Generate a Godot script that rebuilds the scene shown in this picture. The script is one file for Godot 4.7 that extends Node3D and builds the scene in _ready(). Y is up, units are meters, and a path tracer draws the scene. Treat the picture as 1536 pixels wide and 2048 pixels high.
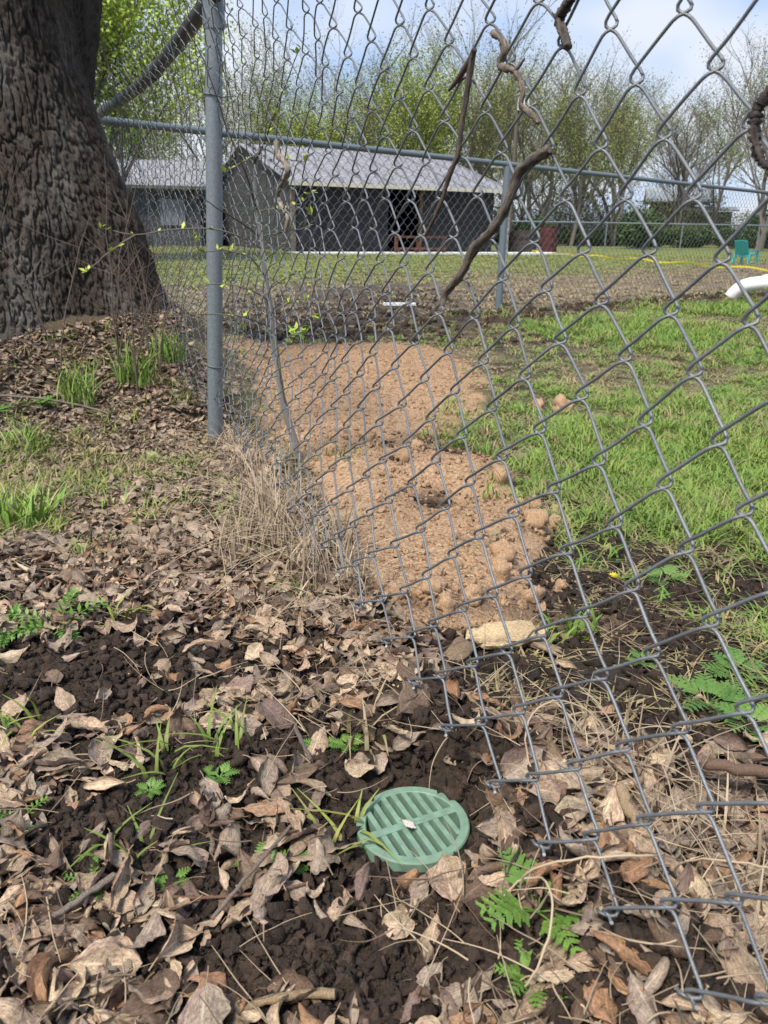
extends Node3D
# A chain-link fence with a drain grate at its foot, a yard with fresh sand behind it.
# Units are metres, y is up, the camera looks along -z. "f" below is the distance in front of the camera (f = -z).

class Geo:
	var v := PackedVector3Array()
	var n := PackedVector3Array()
	var c := PackedColorArray()
	var uv := PackedVector2Array()
	var ix := PackedInt32Array()
	func add(p: Vector3, nn: Vector3, col: Color, t := Vector2.ZERO) -> int:
		v.append(p); n.append(nn); c.append(col); uv.append(t)
		return v.size() - 1
	func tri(a: int, b: int, d: int) -> void:
		ix.append(a); ix.append(b); ix.append(d)
	func face(p: Array, col: Color) -> void:            # flat polygon, corners run clockwise seen from the front
		var nn: Vector3 = (p[2] - p[0]).cross(p[1] - p[0]).normalized()
		var b := v.size()
		for q in p:
			add(q, nn, col, Vector2(q.x + q.z, q.y))
		for k in range(1, p.size() - 1):
			tri(b, b + k, b + k + 1)
	func box(o: Vector3, s: Vector3, col: Color, bas := Basis.IDENTITY) -> void:
		var h := s * 0.5
		var k := []
		for i in 8:
			k.append(o + bas * Vector3(h.x if i & 1 else -h.x, h.y if i & 2 else -h.y, h.z if i & 4 else -h.z))
		for q in [[0, 2, 3, 1], [5, 7, 6, 4], [4, 6, 2, 0], [1, 3, 7, 5], [2, 6, 7, 3], [4, 0, 1, 5]]:
			var pp := [k[q[0]], k[q[3]], k[q[2]], k[q[1]]]
			var cc: Vector3 = (pp[0] + pp[2]) * 0.5 - o
			var nn: Vector3 = (pp[2] - pp[0]).cross(pp[1] - pp[0])
			if nn.dot(cc) < 0:
				pp.reverse()
			face(pp, col)
	func tube(path: PackedVector3Array, rad: PackedFloat32Array, sides: int, col: Color, cap := true) -> void:
		var m := path.size()
		if m < 2:
			return
		var t := (path[1] - path[0]).normalized()
		var u := t.cross(Vector3.UP)
		if u.length_squared() < 0.01:
			u = t.cross(Vector3.RIGHT)
		u = u.normalized()
		var b0 := v.size()
		var cs := PackedVector2Array()
		for j in sides:
			cs.append(Vector2(cos(TAU * j / sides), sin(TAU * j / sides)))
		var run := 0.0
		for i in m:
			if i > 0:
				run += path[i].distance_to(path[i - 1])
				var t2 := (path[mini(i + 1, m - 1)] - path[i - 1]).normalized()
				if t2.length_squared() > 0.5:
					t = t2
				u = (u - t * u.dot(t)).normalized()
			var w := t.cross(u)
			var r := rad[mini(i, rad.size() - 1)]
			for j in sides:
				var nn := u * cs[j].x + w * cs[j].y
				v.append(path[i] + nn * r); n.append(nn); c.append(col); uv.append(Vector2(float(j) / sides, run))
		for i in m - 1:
			for j in sides:
				var a := b0 + i * sides + j
				var b := b0 + i * sides + (j + 1) % sides
				ix.append(a); ix.append(a + sides); ix.append(b + sides)
				ix.append(a); ix.append(b + sides); ix.append(b)
		if cap:
			for e in [0, m - 1]:
				var nn2 := (path[1] - path[0]).normalized() * -1.0 if e == 0 else (path[m - 1] - path[m - 2]).normalized()
				var ce := add(path[e], nn2, col)
				var s0 := v.size()
				for j in sides:
					add(v[b0 + e * sides + j], nn2, col)
				for j in sides:
					if e == 0:
						tri(ce, s0 + j, s0 + (j + 1) % sides)
					else:
						tri(ce, s0 + (j + 1) % sides, s0 + j)
	func smooth() -> void:
		n.fill(Vector3.ZERO)
		for k in range(0, ix.size(), 3):
			var a := ix[k]
			var b := ix[k + 1]
			var d := ix[k + 2]
			var q := (v[d] - v[a]).cross(v[b] - v[a])
			n[a] += q; n[b] += q; n[d] += q
		for k in n.size():
			n[k] = n[k].normalized()
	static var total := 0
	func mesh(mat: Material) -> ArrayMesh:
		total += ix.size() / 3
		var arr := []
		arr.resize(Mesh.ARRAY_MAX)
		arr[Mesh.ARRAY_VERTEX] = v
		arr[Mesh.ARRAY_NORMAL] = n
		arr[Mesh.ARRAY_COLOR] = c
		arr[Mesh.ARRAY_TEX_UV] = uv
		arr[Mesh.ARRAY_INDEX] = ix
		var m := ArrayMesh.new()
		m.add_surface_from_arrays(Mesh.PRIMITIVE_TRIANGLES, arr)
		m.surface_set_material(0, mat)
		return m

const W1 := Color(1, 1, 1)
var rng := RandomNumberGenerator.new()
var na := FastNoiseLite.new()      # smooth lumps
var nb := FastNoiseLite.new()      # patches
var nc := FastNoiseLite.new()      # cells
var M := {}
var taken := {}

func rr(a: float, b: float) -> float:
	return rng.randf_range(a, b)
func lin(r: float, g: float, b: float) -> Color:
	return Color(r, g, b).linear_to_srgb()
func sm(a: float, b: float, x: float) -> float:
	return smoothstep(a, b, x)

# ---------- names, labels
func numbered(called: String) -> String:
	var k: int = taken.get(called, 0)
	taken[called] = k + 1
	return called if k == 0 else "%s_%03d" % [called, k]
func tag(o: Node, label: String, category: String, group := "", kind := "") -> Node:
	if label: o.set_meta("label", label)
	if category: o.set_meta("category", category)
	if group: o.set_meta("group", group)
	if kind: o.set_meta("kind", kind)
	return o
func thing(called: String, label: String, category: String, at := Vector3.ZERO, turn := 0.0, group := "") -> Node3D:
	var o := Node3D.new()
	o.name = numbered(called)
	add_child(o)
	o.position = at
	o.rotation.y = turn
	tag(o, label, category, group)
	return o
func put(called: String, m: Mesh, parent: Node = null) -> MeshInstance3D:
	var o := MeshInstance3D.new()
	o.mesh = m
	if parent:
		o.name = called
		parent.add_child(o, true)
	else:
		o.name = numbered(called)
		add_child(o)
	return o
func many(called: String, m: Mesh, tr: Array, cols: PackedColorArray, parent: Node = null) -> MultiMeshInstance3D:
	var mm := MultiMesh.new()
	mm.transform_format = MultiMesh.TRANSFORM_3D
	mm.use_colors = true
	mm.mesh = m
	mm.instance_count = tr.size()
	for i in tr.size():
		mm.set_instance_transform(i, tr[i])
		mm.set_instance_color(i, cols[i])
	var o := MultiMeshInstance3D.new()
	o.multimesh = mm
	if parent:
		o.name = called
		parent.add_child(o, true)
	else:
		o.name = numbered(called)
		add_child(o)
	return o

# ---------- materials
func noise_tex(freq: float, oct: int, size: int, lo: float, hi: float, type := FastNoiseLite.TYPE_SIMPLEX, sd := 1) -> ImageTexture:
	var fn := FastNoiseLite.new()
	fn.seed = sd
	fn.noise_type = type
	fn.frequency = freq
	fn.fractal_octaves = oct
	var im := fn.get_seamless_image(size, size)
	im.convert(Image.FORMAT_RGB8)
	var g := Gradient.new()
	for y in size:
		for x in size:
			var k := lo + (hi - lo) * im.get_pixel(x, y).r
			im.set_pixel(x, y, Color(k, k, k))
	return ImageTexture.create_from_image(im)
func mat(called: String, col: Color, rough := 0.9, metal := 0.0, vcol := true) -> StandardMaterial3D:
	var m := StandardMaterial3D.new()
	m.resource_name = called
	m.albedo_color = col
	m.roughness = rough
	m.metallic = metal
	m.vertex_color_use_as_albedo = vcol
	m.cull_mode = BaseMaterial3D.CULL_DISABLED
	M[called] = m
	return m
func tex(m: StandardMaterial3D, albedo: Texture2D, height: Texture2D, scale: float, depth: float, world := true) -> void:
	m.uv1_triplanar = true
	m.uv1_world_triplanar = world
	m.uv1_scale = Vector3(scale, scale, scale)
	if albedo: m.albedo_texture = albedo
	if height:
		m.heightmap_enabled = true
		m.heightmap_texture = height
		m.heightmap_scale = depth

func leaf_texture() -> ImageTexture:                # midrib, side veins, blotches of a dead leaf
	var w := 192
	var im := Image.create(w, w, false, Image.FORMAT_RGB8)
	for y in w:
		var t := 2.0 * y / (w - 1) - 1.0
		for x in w:
			var s := float(x) / (w - 1)
			var k := 0.82 + 0.16 * nb.get_noise_2d(s * 60.0, t * 40.0) + 0.10 * nb.get_noise_2d(s * 260.0 + 9.0, t * 200.0)
			var sv := fposmod((s - absf(t) * 0.16) * 10.0, 1.0)
			k += 0.13 * (1.0 - sm(0.0, 0.11, minf(sv, 1.0 - sv))) * (1.0 - 0.5 * absf(t))
			k += 0.22 * (1.0 - sm(0.01, 0.05, absf(t)))
			var spot := sm(0.28, 0.5, nb.get_noise_2d(s * 90.0 + 55.0, t * 60.0))
			var c := Color(k, k, k).lerp(Color(0.50, 0.43, 0.38), spot * 0.45)
			im.set_pixel(x, y, c.clamp())
	return ImageTexture.create_from_image(im)
func make_materials() -> void:
	var fine := noise_tex(0.05, 5, 512, 0.55, 1.0)
	var grain := noise_tex(0.09, 4, 512, 0.0, 1.0, FastNoiseLite.TYPE_SIMPLEX, 4)
	var blot := noise_tex(0.02, 4, 512, 0.5, 1.0, FastNoiseLite.TYPE_SIMPLEX, 9)
	var soft := noise_tex(0.03, 3, 256, 0.84, 1.0, FastNoiseLite.TYPE_SIMPLEX, 12)
	var m := mat("earth", Color.WHITE, 0.97)
	tex(m, fine, grain, 3.0, 0.5)
	m = mat("clod", Color.WHITE, 0.97)
	tex(m, fine, grain, 9.0, 0.15)
	m = mat("dead_leaf", Color.WHITE, 0.8)
	m.albedo_texture = leaf_texture()
	m.backlight_enabled = true
	m.backlight = Color(0.16, 0.12, 0.08)
	m = mat("blade", Color.WHITE, 0.6)
	m.backlight_enabled = true
	m.backlight = Color(0.3, 0.38, 0.12)
	m = mat("straw", Color.WHITE, 0.85)
	m = mat("green_leaf", Color.WHITE, 0.55)
	m.backlight_enabled = true
	m.backlight = Color(0.35, 0.45, 0.12)
	m = mat("crown_leaf", Color.WHITE, 0.7)
	m.backlight_enabled = true
	m.backlight = Color(0.35, 0.42, 0.15)
	m = mat("bark", Color.WHITE, 0.95)
	tex(m, fine, grain, 6.0, 0.8)
	m.uv1_scale = Vector3(14.0, 4.5, 14.0)
	m = mat("tree_bark", Color.WHITE, 0.95)
	m = mat("twig", Color.WHITE, 0.9)
	tex(m, fine, grain, 20.0, 0.1)
	m = mat("wire", lin(0.20, 0.218, 0.24), 0.48, 0.4)
	tex(m, soft, grain, 22.0, 0.02)
	m = mat("pipe", lin(0.23, 0.27, 0.30), 0.5, 0.35)
	tex(m, soft, grain, 11.0, 0.01)
	m = mat("grate", lin(0.185, 0.305, 0.228), 0.62, 0.0)
	tex(m, soft, grain, 7.0, 0.01)
	m = mat("wood", Color.WHITE, 0.85)
	tex(m, fine, grain, 9.0, 0.03)
	m.uv1_scale = Vector3(6.0, 16.0, 16.0)
	m = mat("wall", Color.WHITE, 0.8)
	tex(m, blot, null, 0.6, 0.0)
	m = mat("roofing", Color.WHITE, 0.45, 0.15)
	tex(m, blot, null, 0.4, 0.0)
	m = mat("plastic", Color.WHITE, 0.4)
	m = mat("paint", Color.WHITE, 0.7)

# ---------- the ground
const FENCE_F := [-2.0, 0.05, 0.385, 0.742, 1.21, 1.70, 2.4, 4.6, 30.0]
const FENCE_X := [1.2, 0.33, 0.18, 0.018, -0.13, -0.275, -0.5, -1.58, -14.0]
const GF := [-5.0, 0.7, 1.0, 1.5, 2.4, 4.5, 7.0, 12.0, 30.0, 500.0]
const GY := [0.0, 0.0, -0.03, -0.08, -0.16, -0.16, -0.18, -0.27, -0.3, -0.3]
const SAND := [Vector2(-0.829,4.278),Vector2(-0.528,4.778),Vector2(0.082,4.927),Vector2(0.457,4.588),Vector2(0.545,3.911),Vector2(0.449,3.250),Vector2(0.362,2.942),Vector2(0.280,2.683),Vector2(0.211,2.464),Vector2(0.320,2.286),Vector2(0.364,2.077),Vector2(0.325,1.782),Vector2(0.345,1.630),Vector2(0.270,1.443),Vector2(0.215,1.345),Vector2(0.205,1.201),Vector2(0.195,1.10),Vector2(0.150,1.06),Vector2(0.090,1.06),Vector2(0.013,1.058),Vector2(-0.029,1.155),Vector2(-0.059,1.268),Vector2(-0.113,1.505),Vector2(-0.193,1.911),Vector2(-0.277,2.307),Vector2(-0.436,2.632),Vector2(-0.641,3.266)]
const GRATE := Vector2(0.032, 0.583)
const BACK0 := Vector2(-1.59, 4.70)        # back fence line, (x, f)
const BACKD := Vector2(0.7285, 0.685)
const TREE := Vector2(-1.62, 3.45)

func curve1(xs: Array, ys: Array, x: float) -> float:
	for i in range(1, xs.size()):
		if x < xs[i]:
			var t: float = clampf((x - xs[i - 1]) / (xs[i] - xs[i - 1]), 0.0, 1.0)
			return lerpf(ys[i - 1], ys[i], t)
	return ys[ys.size() - 1]
func side(x: float, f: float) -> float:            # > 0 inside the yard, metres from the near fence line
	return x - curve1(FENCE_F, FENCE_X, f)
func beyond(x: float, f: float) -> float:          # > 0 past the back fence
	return (f - BACK0.y) * BACKD.x - (x - BACK0.x) * BACKD.y
func sand_dist(x: float, f: float) -> float:       # > 0 inside the sand
	if x < -1.1 or x > 0.8 or f < 0.8 or f > 5.3:
		return -1.0
	var best := 9.0
	var inside := false
	var m := SAND.size()
	var wob := 1.0 + 0.5 * (f - 1.0)
	var p := Vector2(x + na.get_noise_2d(x * 9.0 + 50.0, f * 7.0) * 0.05 * wob, f + na.get_noise_2d(x * 9.0, f * 7.0 + 90.0) * 0.10 * wob)
	for i in m:
		var a: Vector2 = SAND[i]
		var b: Vector2 = SAND[(i + 1) % m]
		var ab := b - a
		var t := clampf((p - a).dot(ab) / ab.length_squared(), 0.0, 1.0)
		best = minf(best, (a + ab * t).distance_squared_to(p))
		if (a.y > p.y) != (b.y > p.y) and p.x < (b.x - a.x) * (p.y - a.y) / (b.y - a.y) + a.x:
			inside = not inside
	return sqrt(best) if inside else -sqrt(best)
const BLOBS := [[-0.42, 0.84, 0.24, 0.15], [-0.20, 0.88, 0.17, 0.11], [-0.31, 1.04, 0.12, 0.07], [-0.28, 0.95, 0.20, 0.09], [-0.17, 0.66, 0.06, 0.05], [0.10, 0.43, 0.06, 0.03], [0.0, 0.69, 0.13, 0.07], [-0.05, 0.44, 0.08, 0.045], [-0.26, 0.58, 0.08, 0.07], [0.07, 0.72, 0.07, 0.06], [0.13, 0.64, 0.07, 0.05], [-0.14, 0.93, 0.10, 0.08], [0.16, 0.88, 0.09, 0.09], [0.12, 0.78, 0.08, 0.06], [0.35, 1.20, 0.15, 0.14], [0.29, 1.40, 0.09, 0.12], [0.13, 1.80, 0.09, 0.13], [0.45, 1.02, 0.13, 0.07], [0.35, 0.76, 0.12, 0.06], [0.60, 1.25, 0.16, 0.12], [0.50, 1.45, 0.12, 0.10], [0.62, 0.95, 0.15, 0.10], [0.80, 1.35, 0.12, 0.09], [0.42, 1.75, 0.06, 0.07], [0.62, 2.05, 0.07, 0.06], [0.95, 2.2, 0.06, 0.05], [1.1, 2.9, 0.09, 0.07], [0.8, 2.5, 0.05, 0.05]]
func soil_blob(x: float, f: float) -> float:
	var s := 0.0
	if f < 3.2:
		for b in BLOBS:
			var dx: float = (x - b[0]) / b[2]
			var dy: float = (f - b[1]) / b[3]
			var d2 := dx * dx + dy * dy
			if d2 < 3.0:
				s = maxf(s, 1.0 - sm(0.35, 1.5, d2 + nb.get_noise_2d(x * 60.0, f * 60.0) * 0.8))
	return s
func ground(x: float, f: float) -> float:
	var y := curve1(GF, GY, f)
	y += 0.62 * exp(-((x - TREE.x) * (x - TREE.x) + (f - TREE.y) * (f - TREE.y)) / 0.68)
	if f < 14.0 and absf(x) < 9.0:
		var sd := sand_dist(x, f)
		if sd > -0.1:
			var low := 1.0 - sm(2.0, 2.7, f)
			y += sm(-0.03, 0.1, sd) * (0.012 + 0.028 * low) + na.get_noise_2d(x * 26.0, f * 22.0) * 0.024 * sm(-0.03, 0.08, sd) * low
			y += na.get_noise_2d(x * 70.0, f * 70.0) * 0.0055 * sm(-0.02, 0.05, sd)
		var hx := (x - 0.13) / 0.09
		var hf := (f - 1.82) / 0.13
		y -= 0.04 * exp(-(hx * hx + hf * hf)) * (1.0 + 0.7 * na.get_noise_2d(x * 50.0, f * 50.0))
		var s := side(x, f)
		if f < 2.6:
			var q := (s - 0.03) / 0.09
			y += (0.04 + 0.025 * (1.0 - sm(0.6, 0.9, f))) * exp(-q * q) * (1.0 - sm(1.9, 2.6, f))
		else:
			y += 0.03 * exp(-s * s / 0.08) * (1.0 - sm(4.0, 5.0, f))
		var bd := beyond(x, f)
		var qb := (bd + 0.35) / 0.30
		y += 0.05 * exp(-qb * qb) * sm(-1.5, 0.0, x + 1.0) + (na.get_noise_2d(x * 12.0, f * 12.0) * 0.035) * exp(-qb * qb)
		y += na.get_noise_2d(x * 5.0, f * 5.0) * 0.016 * sm(0.0, 1.0, f)
		if f < 3.0:
			y += na.get_noise_2d(x * 22.0 + 7.0, f * 22.0) * 0.010 + na.get_noise_2d(x * 75.0, f * 75.0 + 3.0) * 0.0035
	else:
		y += na.get_noise_2d(x * 0.6, f * 0.6) * 0.06
	var gd := Vector2(x, f).distance_to(GRATE)
	if gd < 0.12:
		y = lerpf(-0.003, y, sm(0.057, 0.11, gd))
		if gd < 0.050:
			y -= 0.05 * (1.0 - sm(0.040, 0.050, gd))
	return y
const C_SOIL := Color(0.050, 0.032, 0.0225)
const C_SAND := Color(0.68, 0.445, 0.27)
const C_LITTER := Color(0.105, 0.075, 0.052)
const C_THATCH := Color(0.17, 0.135, 0.075)
const C_TURF := Color(0.105, 0.165, 0.035)
const C_LAWN := Color(0.24, 0.29, 0.065)
const C_TAN := Color(0.27, 0.21, 0.13)
func earth_color(x: float, f: float) -> Color:
	var p1 := nb.get_noise_2d(x * 3.0, f * 3.0)
	var p2 := nb.get_noise_2d(x * 14.0 + 40.0, f * 14.0)
	var s := side(x, f)
	var bd := beyond(x, f)
	var col: Color
	if bd > 0.0 or f > 14.0:
		var far := f + p1 * 1.2
		col = C_TAN.lerp(C_LAWN, sm(3.0, 6.5, bd + p1 * 1.6))
		col = col.lerp(C_TAN, sm(0.1, 0.55, nb.get_noise_2d(x * 0.9, f * 0.5)) * 0.6)
		var bl := exp(-(x + 0.4) * (x + 0.4) / 2.6) * (1.0 - sm(11.0, 15.0, far))
		col = col.lerp(C_SOIL.lerp(C_TAN, 0.22), bl * 0.9)
		col = col.lerp(C_SOIL * 1.4, (1.0 - sm(0.0, 0.5, bd + p2 * 0.3)) * 0.8)
	elif s > 0.0 and f < 20.0:
		col = C_THATCH.lerp(C_TURF, sm(-0.35, 0.25, p1 + p2 * 0.5))
		col = col.lerp(C_SOIL, sm(0.05, 0.4, -p1 * 0.4 + p2 * 0.7))
		col = col.lerp(C_SOIL, soil_blob(x, f) * 0.95)
		col = col.lerp(C_SOIL * 1.3, sm(-0.95, -0.55, bd + p2 * 0.25))
		col = col.lerp(C_SOIL, (1.0 - sm(0.1, 0.5, s - 0.35)) * (1.0 - sm(1.3, 1.9, f)))
		col = col.lerp(C_SOIL * 1.2, sm(0.25, 0.9, 1.0 - absf(f - 5.3) / 0.6) * (1.0 - sm(0.5, 1.3, x)))
		var sd := sand_dist(x, f)
		if sd > -0.3:
			col = col.lerp(C_SOIL, sm(-0.28, -0.05, sd) * 0.7 * (1.0 - sm(2.2, 2.8, f)))
			var tone := 1.0 + p2 * 0.12 + p1 * 0.1
			col = col.lerp(Color(C_SAND.r * tone, C_SAND.g * tone, C_SAND.b * tone), sm(-0.02, 0.02, sd + p2 * (0.05 + 0.10 * sm(1.8, 3.0, f))))
			var mix := exp(-((f - 2.38) * (f - 2.38) / 0.05 + (x - 0.22) * (x - 0.22) / 0.06)) + 0.7 * exp(-((f - 1.1) * (f - 1.1) / 0.006))
			col = col.lerp(C_SOIL.lerp(C_SAND, 0.3), sm(0.25, 0.75, mix + p2 * 0.5) * 0.8)
		var hx := (x - 0.13) / 0.085
		var hf := (f - 1.82) / 0.13
		col = col.lerp(C_SOIL, sm(0.15, 0.85, exp(-(hx * hx + hf * hf)) + p2 * 0.5) * 0.9)
	else:
		col = C_SOIL.lerp(C_LITTER, sm(0.9, 1.5, f + p2 * 0.3))
		col = col.lerp(C_THATCH, sm(0.0, 0.5, p1 + sm(1.5, 3.0, f) * 0.2) * sm(1.2, 2.0, f) * 0.6)
		col = col.lerp(C_TURF, sm(0.2, 0.6, p1) * sm(1.8, 2.8, f) * 0.35)
	return col

func spread(lo: float, hi: float, a: float, b: float, step: float, grow: float) -> PackedFloat32Array:
	var out := PackedFloat32Array()
	var st := step
	var x := a
	while x > lo:
		x -= st
		st *= grow
		out.append(maxf(x, lo))
	out.reverse()
	x = a
	while x < b:
		out.append(x)
		x += step
	st = step
	while x < hi:
		out.append(x)
		x += st
		st *= grow
	out.append(hi)
	return out

func build_ground() -> void:
	var xs := spread(-260.0, 260.0, -0.75, 0.75, 0.010, 1.035)
	var fs := spread(-14.0, 420.0, 0.34, 1.7, 0.010, 1.022)
	var g := Geo.new()
	var w := xs.size()
	for f in fs:
		for x in xs:
			g.add(Vector3(x, ground(x, f), -f), Vector3.UP, earth_color(x, f), Vector2(x, f))
	for j in fs.size() - 1:
		for i in w - 1:
			var a := j * w + i
			g.tri(a, a + w, a + w + 1)
			g.tri(a, a + w + 1, a + 1)
	g.smooth()
	put("ground", g.mesh(M.earth)).set_meta("kind", "structure")

# ---------- lumps, leaves, blades (shared shapes)
func lump(sd: int, rough: float, seg := 8) -> Geo:
	var g := Geo.new()
	var rows := seg / 2 + 1
	for j in rows + 1:
		var th := PI * j / rows
		for i in seg:
			var ph := TAU * i / seg
			var d := Vector3(sin(th) * cos(ph), cos(th), sin(th) * sin(ph))
			var r := 1.0 + rough * na.get_noise_3d(d.x * 18.0 + sd * 31.0, d.y * 18.0, d.z * 18.0) + rough * 0.7 * na.get_noise_3d(d.x * 45.0 + sd * 17.0, d.y * 45.0, d.z * 45.0)
			g.add(d * r, d, W1)
	for j in rows:
		for i in seg:
			var a := j * seg + i
			var b := j * seg + (i + 1) % seg
			g.tri(a, b, b + seg)
			g.tri(a, b + seg, a + seg)
	g.smooth()
	return g

func dead_leaf(sd: int, lobed: bool) -> ArrayMesh:
	var r2 := RandomNumberGenerator.new()
	r2.seed = 900 + sd * 77
	var g := Geo.new()
	var ns := 19
	var nt := 9
	var curl := r2.randf_range(-2.6, 3.2)
	var cup := r2.randf_range(-1.6, 2.4)
	var twist := r2.randf_range(-1.2, 1.2)
	var wide := r2.randf_range(0.19, 0.31)
	var peak := r2.randf_range(0.75, 1.15)
	var p := Vector2.ZERO
	var mid := []
	for i in ns:
		var s := float(i) / (ns - 1)
		var th := curl * (s - 0.45) * (0.5 + s)
		mid.append([p, th])
		p += Vector2(cos(th), sin(th)) / (ns - 1)
	var off: Vector2 = mid[ns / 2][0]
	for i in ns:
		var s := float(i) / (ns - 1)
		var w := wide * pow(sin(PI * pow(clampf(s, 0.0, 1.0), peak)), 0.85) + 0.008
		if lobed:
			w *= 1.0 + 0.22 * sin(s * 15.0 + sd)
		var base: Vector2 = mid[i][0]
		var th: float = mid[i][1]
		for j in nt:
			var t := 2.0 * j / (nt - 1) - 1.0
			var ww := w * (1.0 + 0.14 * na.get_noise_2d(s * 45.0 + sd * 13.0, signf(t) * 30.0) + 0.08 * na.get_noise_2d(s * 150.0 + sd * 13.0, signf(t) * 30.0))
			var k := cup * (1.0 + 0.4 * sin(s * 3.0 + sd))
			var lat := sin(k * t) / k * ww if absf(k) > 0.05 else t * ww
			var up := (1.0 - cos(k * t)) / k * ww if absf(k) > 0.05 else 0.0
			up += 0.055 * na.get_noise_2d(s * 42.0 + sd * 41.0, t * 22.0) * (0.35 + absf(t)) + 0.012 * na.get_noise_2d(s * 110.0 + sd * 5.0, t * 60.0) * (0.3 + absf(t)) - 0.02 * (1.0 - absf(t))
			var ro := twist * (s - 0.5)
			var l2 := lat * cos(ro) - up * sin(ro)
			var u2 := lat * sin(ro) + up * cos(ro)
			var pos := Vector3(base.x - off.x - sin(th) * u2, base.y - off.y + cos(th) * u2, l2)
			var tone := 0.92 + 0.22 * na.get_noise_2d(s * 20.0 + sd * 9.0, t * 14.0)
			g.add(pos, Vector3.UP, Color(tone, tone * (0.97 + 0.05 * t), tone * 0.96), Vector2(s, 0.5 + 0.5 * t))
	for i in ns - 1:
		for j in nt - 1:
			var a := i * nt + j
			g.tri(a, a + nt, a + nt + 1)
			g.tri(a, a + nt + 1, a + 1)
	g.smooth()
	var q0 := g.v[nt / 2]
	g.tube(PackedVector3Array([q0 + Vector3(0.01, 0, 0), q0 + Vector3(-0.10, 0.02, 0.01), q0 + Vector3(-0.2, 0.06 * r2.randf_range(-1, 1), 0.05)]), PackedFloat32Array([0.014, 0.010, 0.012]), 4, Color(0.95, 0.85, 0.7))
	return g.mesh(M.dead_leaf)

func blade_into(g: Geo, base: Vector3, dir: Vector3, h: float, bend: float, w: float, col: Color, seg := 4) -> void:
	var sidev := dir.cross(Vector3.UP).normalized()
	var tilt := rr(-0.6, 0.6)
	sidev = (sidev + dir * tilt).normalized()
	var b0 := g.v.size()
	for i in seg + 1:
		var s := float(i) / seg
		var pos := base + Vector3.UP * (h * (s - 0.35 * bend * s * s)) + dir * (h * bend * s * s)
		var ww := w * (1.0 - pow(s, 1.8)) + 0.0002
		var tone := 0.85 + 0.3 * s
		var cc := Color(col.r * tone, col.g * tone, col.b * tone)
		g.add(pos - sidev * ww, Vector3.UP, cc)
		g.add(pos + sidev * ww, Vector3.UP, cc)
	for i in seg:
		var a := b0 + i * 2
		g.tri(a, a + 2, a + 3)
		g.tri(a, a + 3, a + 1)
func tuft(count: int, h: float, w: float, spr: float, bend0: float, bend1: float, m: Material) -> ArrayMesh:
	var g := Geo.new()
	for k in count:
		var a := rr(0, TAU)
		var d := Vector3(cos(a), 0, sin(a))
		var tone := rr(0.75, 1.2)
		blade_into(g, Vector3(rr(-spr, spr), 0, rr(-spr, spr)), d, h * rr(0.55, 1.1), rr(bend0, bend1), w * rr(0.7, 1.2), Color(tone * rr(0.9, 1.15), tone, tone * rr(0.8, 1.1)))
	g.smooth()
	return g.mesh(m)
func stalk(sd: int) -> ArrayMesh:                   # one dry curved stem lying or standing, 1 unit long
	var g := Geo.new()
	var p := Vector3.ZERO
	var d := Vector3(1, 0, 0)
	var path := PackedVector3Array()
	var bendy := rr(0.1, 1.3)
	var bz := rr(-1, 1) * bendy
	var by := rr(-0.5, 0.6) * bendy
	for i in 9:
		path.append(p)
		p += d * 0.125
		d = (d + Vector3(0, by, bz) * 0.22 + Vector3(rr(-0.1, 0.1), rr(-0.1, 0.1), rr(-0.1, 0.1))).normalized()
	g.tube(path, PackedFloat32Array([0.012, 0.011, 0.011, 0.010, 0.009, 0.008, 0.007, 0.006, 0.004]), 4, W1)
	return g.mesh(M.straw)

const FORMS := ["curled dead leaf ", "oval dead leaf ", "twisted dead leaf ", "cupped dead leaf ", "crumpled dead leaf ", "folded dead leaf ", "lobed dead leaf "]
const MARKS := [[Vector2(0.032, 0.62), "above the drain grate"], [Vector2(-0.03, 0.58), "beside the drain grate's solid rim"], [Vector2(0.03, 0.52), "below the drain grate"], [Vector2(0.14, 0.495), "beside the straight broken stick"], [Vector2(0.122, 0.448), "by the large ferny weed"], [Vector2(0.112, 0.405), "by the weed under dry stems"], [Vector2(-0.065, 0.41), "near the short tan stick"], [Vector2(-0.245, 0.47), "near the thin grey stick"], [Vector2(-0.105, 0.50), "beside the slender grey twig"], [Vector2(-0.177, 0.508), "by the small upright seedling"], [Vector2(-0.239, 0.502), "by the narrow-leaved seedling"], [Vector2(-0.226, 0.618), "by the tiny green seedling"], [Vector2(-0.335, 0.575), "by the yellowish narrow-leaved weed"], [Vector2(-0.162, 0.642), "by the tiny ferny seedling"], [Vector2(-0.085, 0.69), "by the half buried twig"], [Vector2(-0.395, 0.684), "by the sparse narrow-leaved weed"], [Vector2(0.12, 0.72), "under the torn mesh edge"], [Vector2(0.25, 0.62), "in the straw inside the lifted mesh"], [Vector2(0.22, 0.50), "beside the peeled wood stub"], [Vector2(0.30, 0.42), "at the foot of the tan stalk"], [Vector2(0.36, 0.60), "beside the thick reddish stick"], [Vector2(-0.3, 0.40), "in the deep litter past the grey stick"]]
var cam_x: Transform3D
func in_view(p: Vector3) -> bool:
	var q := cam_x.affine_inverse() * p
	return q.z < -0.1 and absf(q.x / q.z) < 0.50 and absf(q.y / q.z) < 0.665

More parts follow.
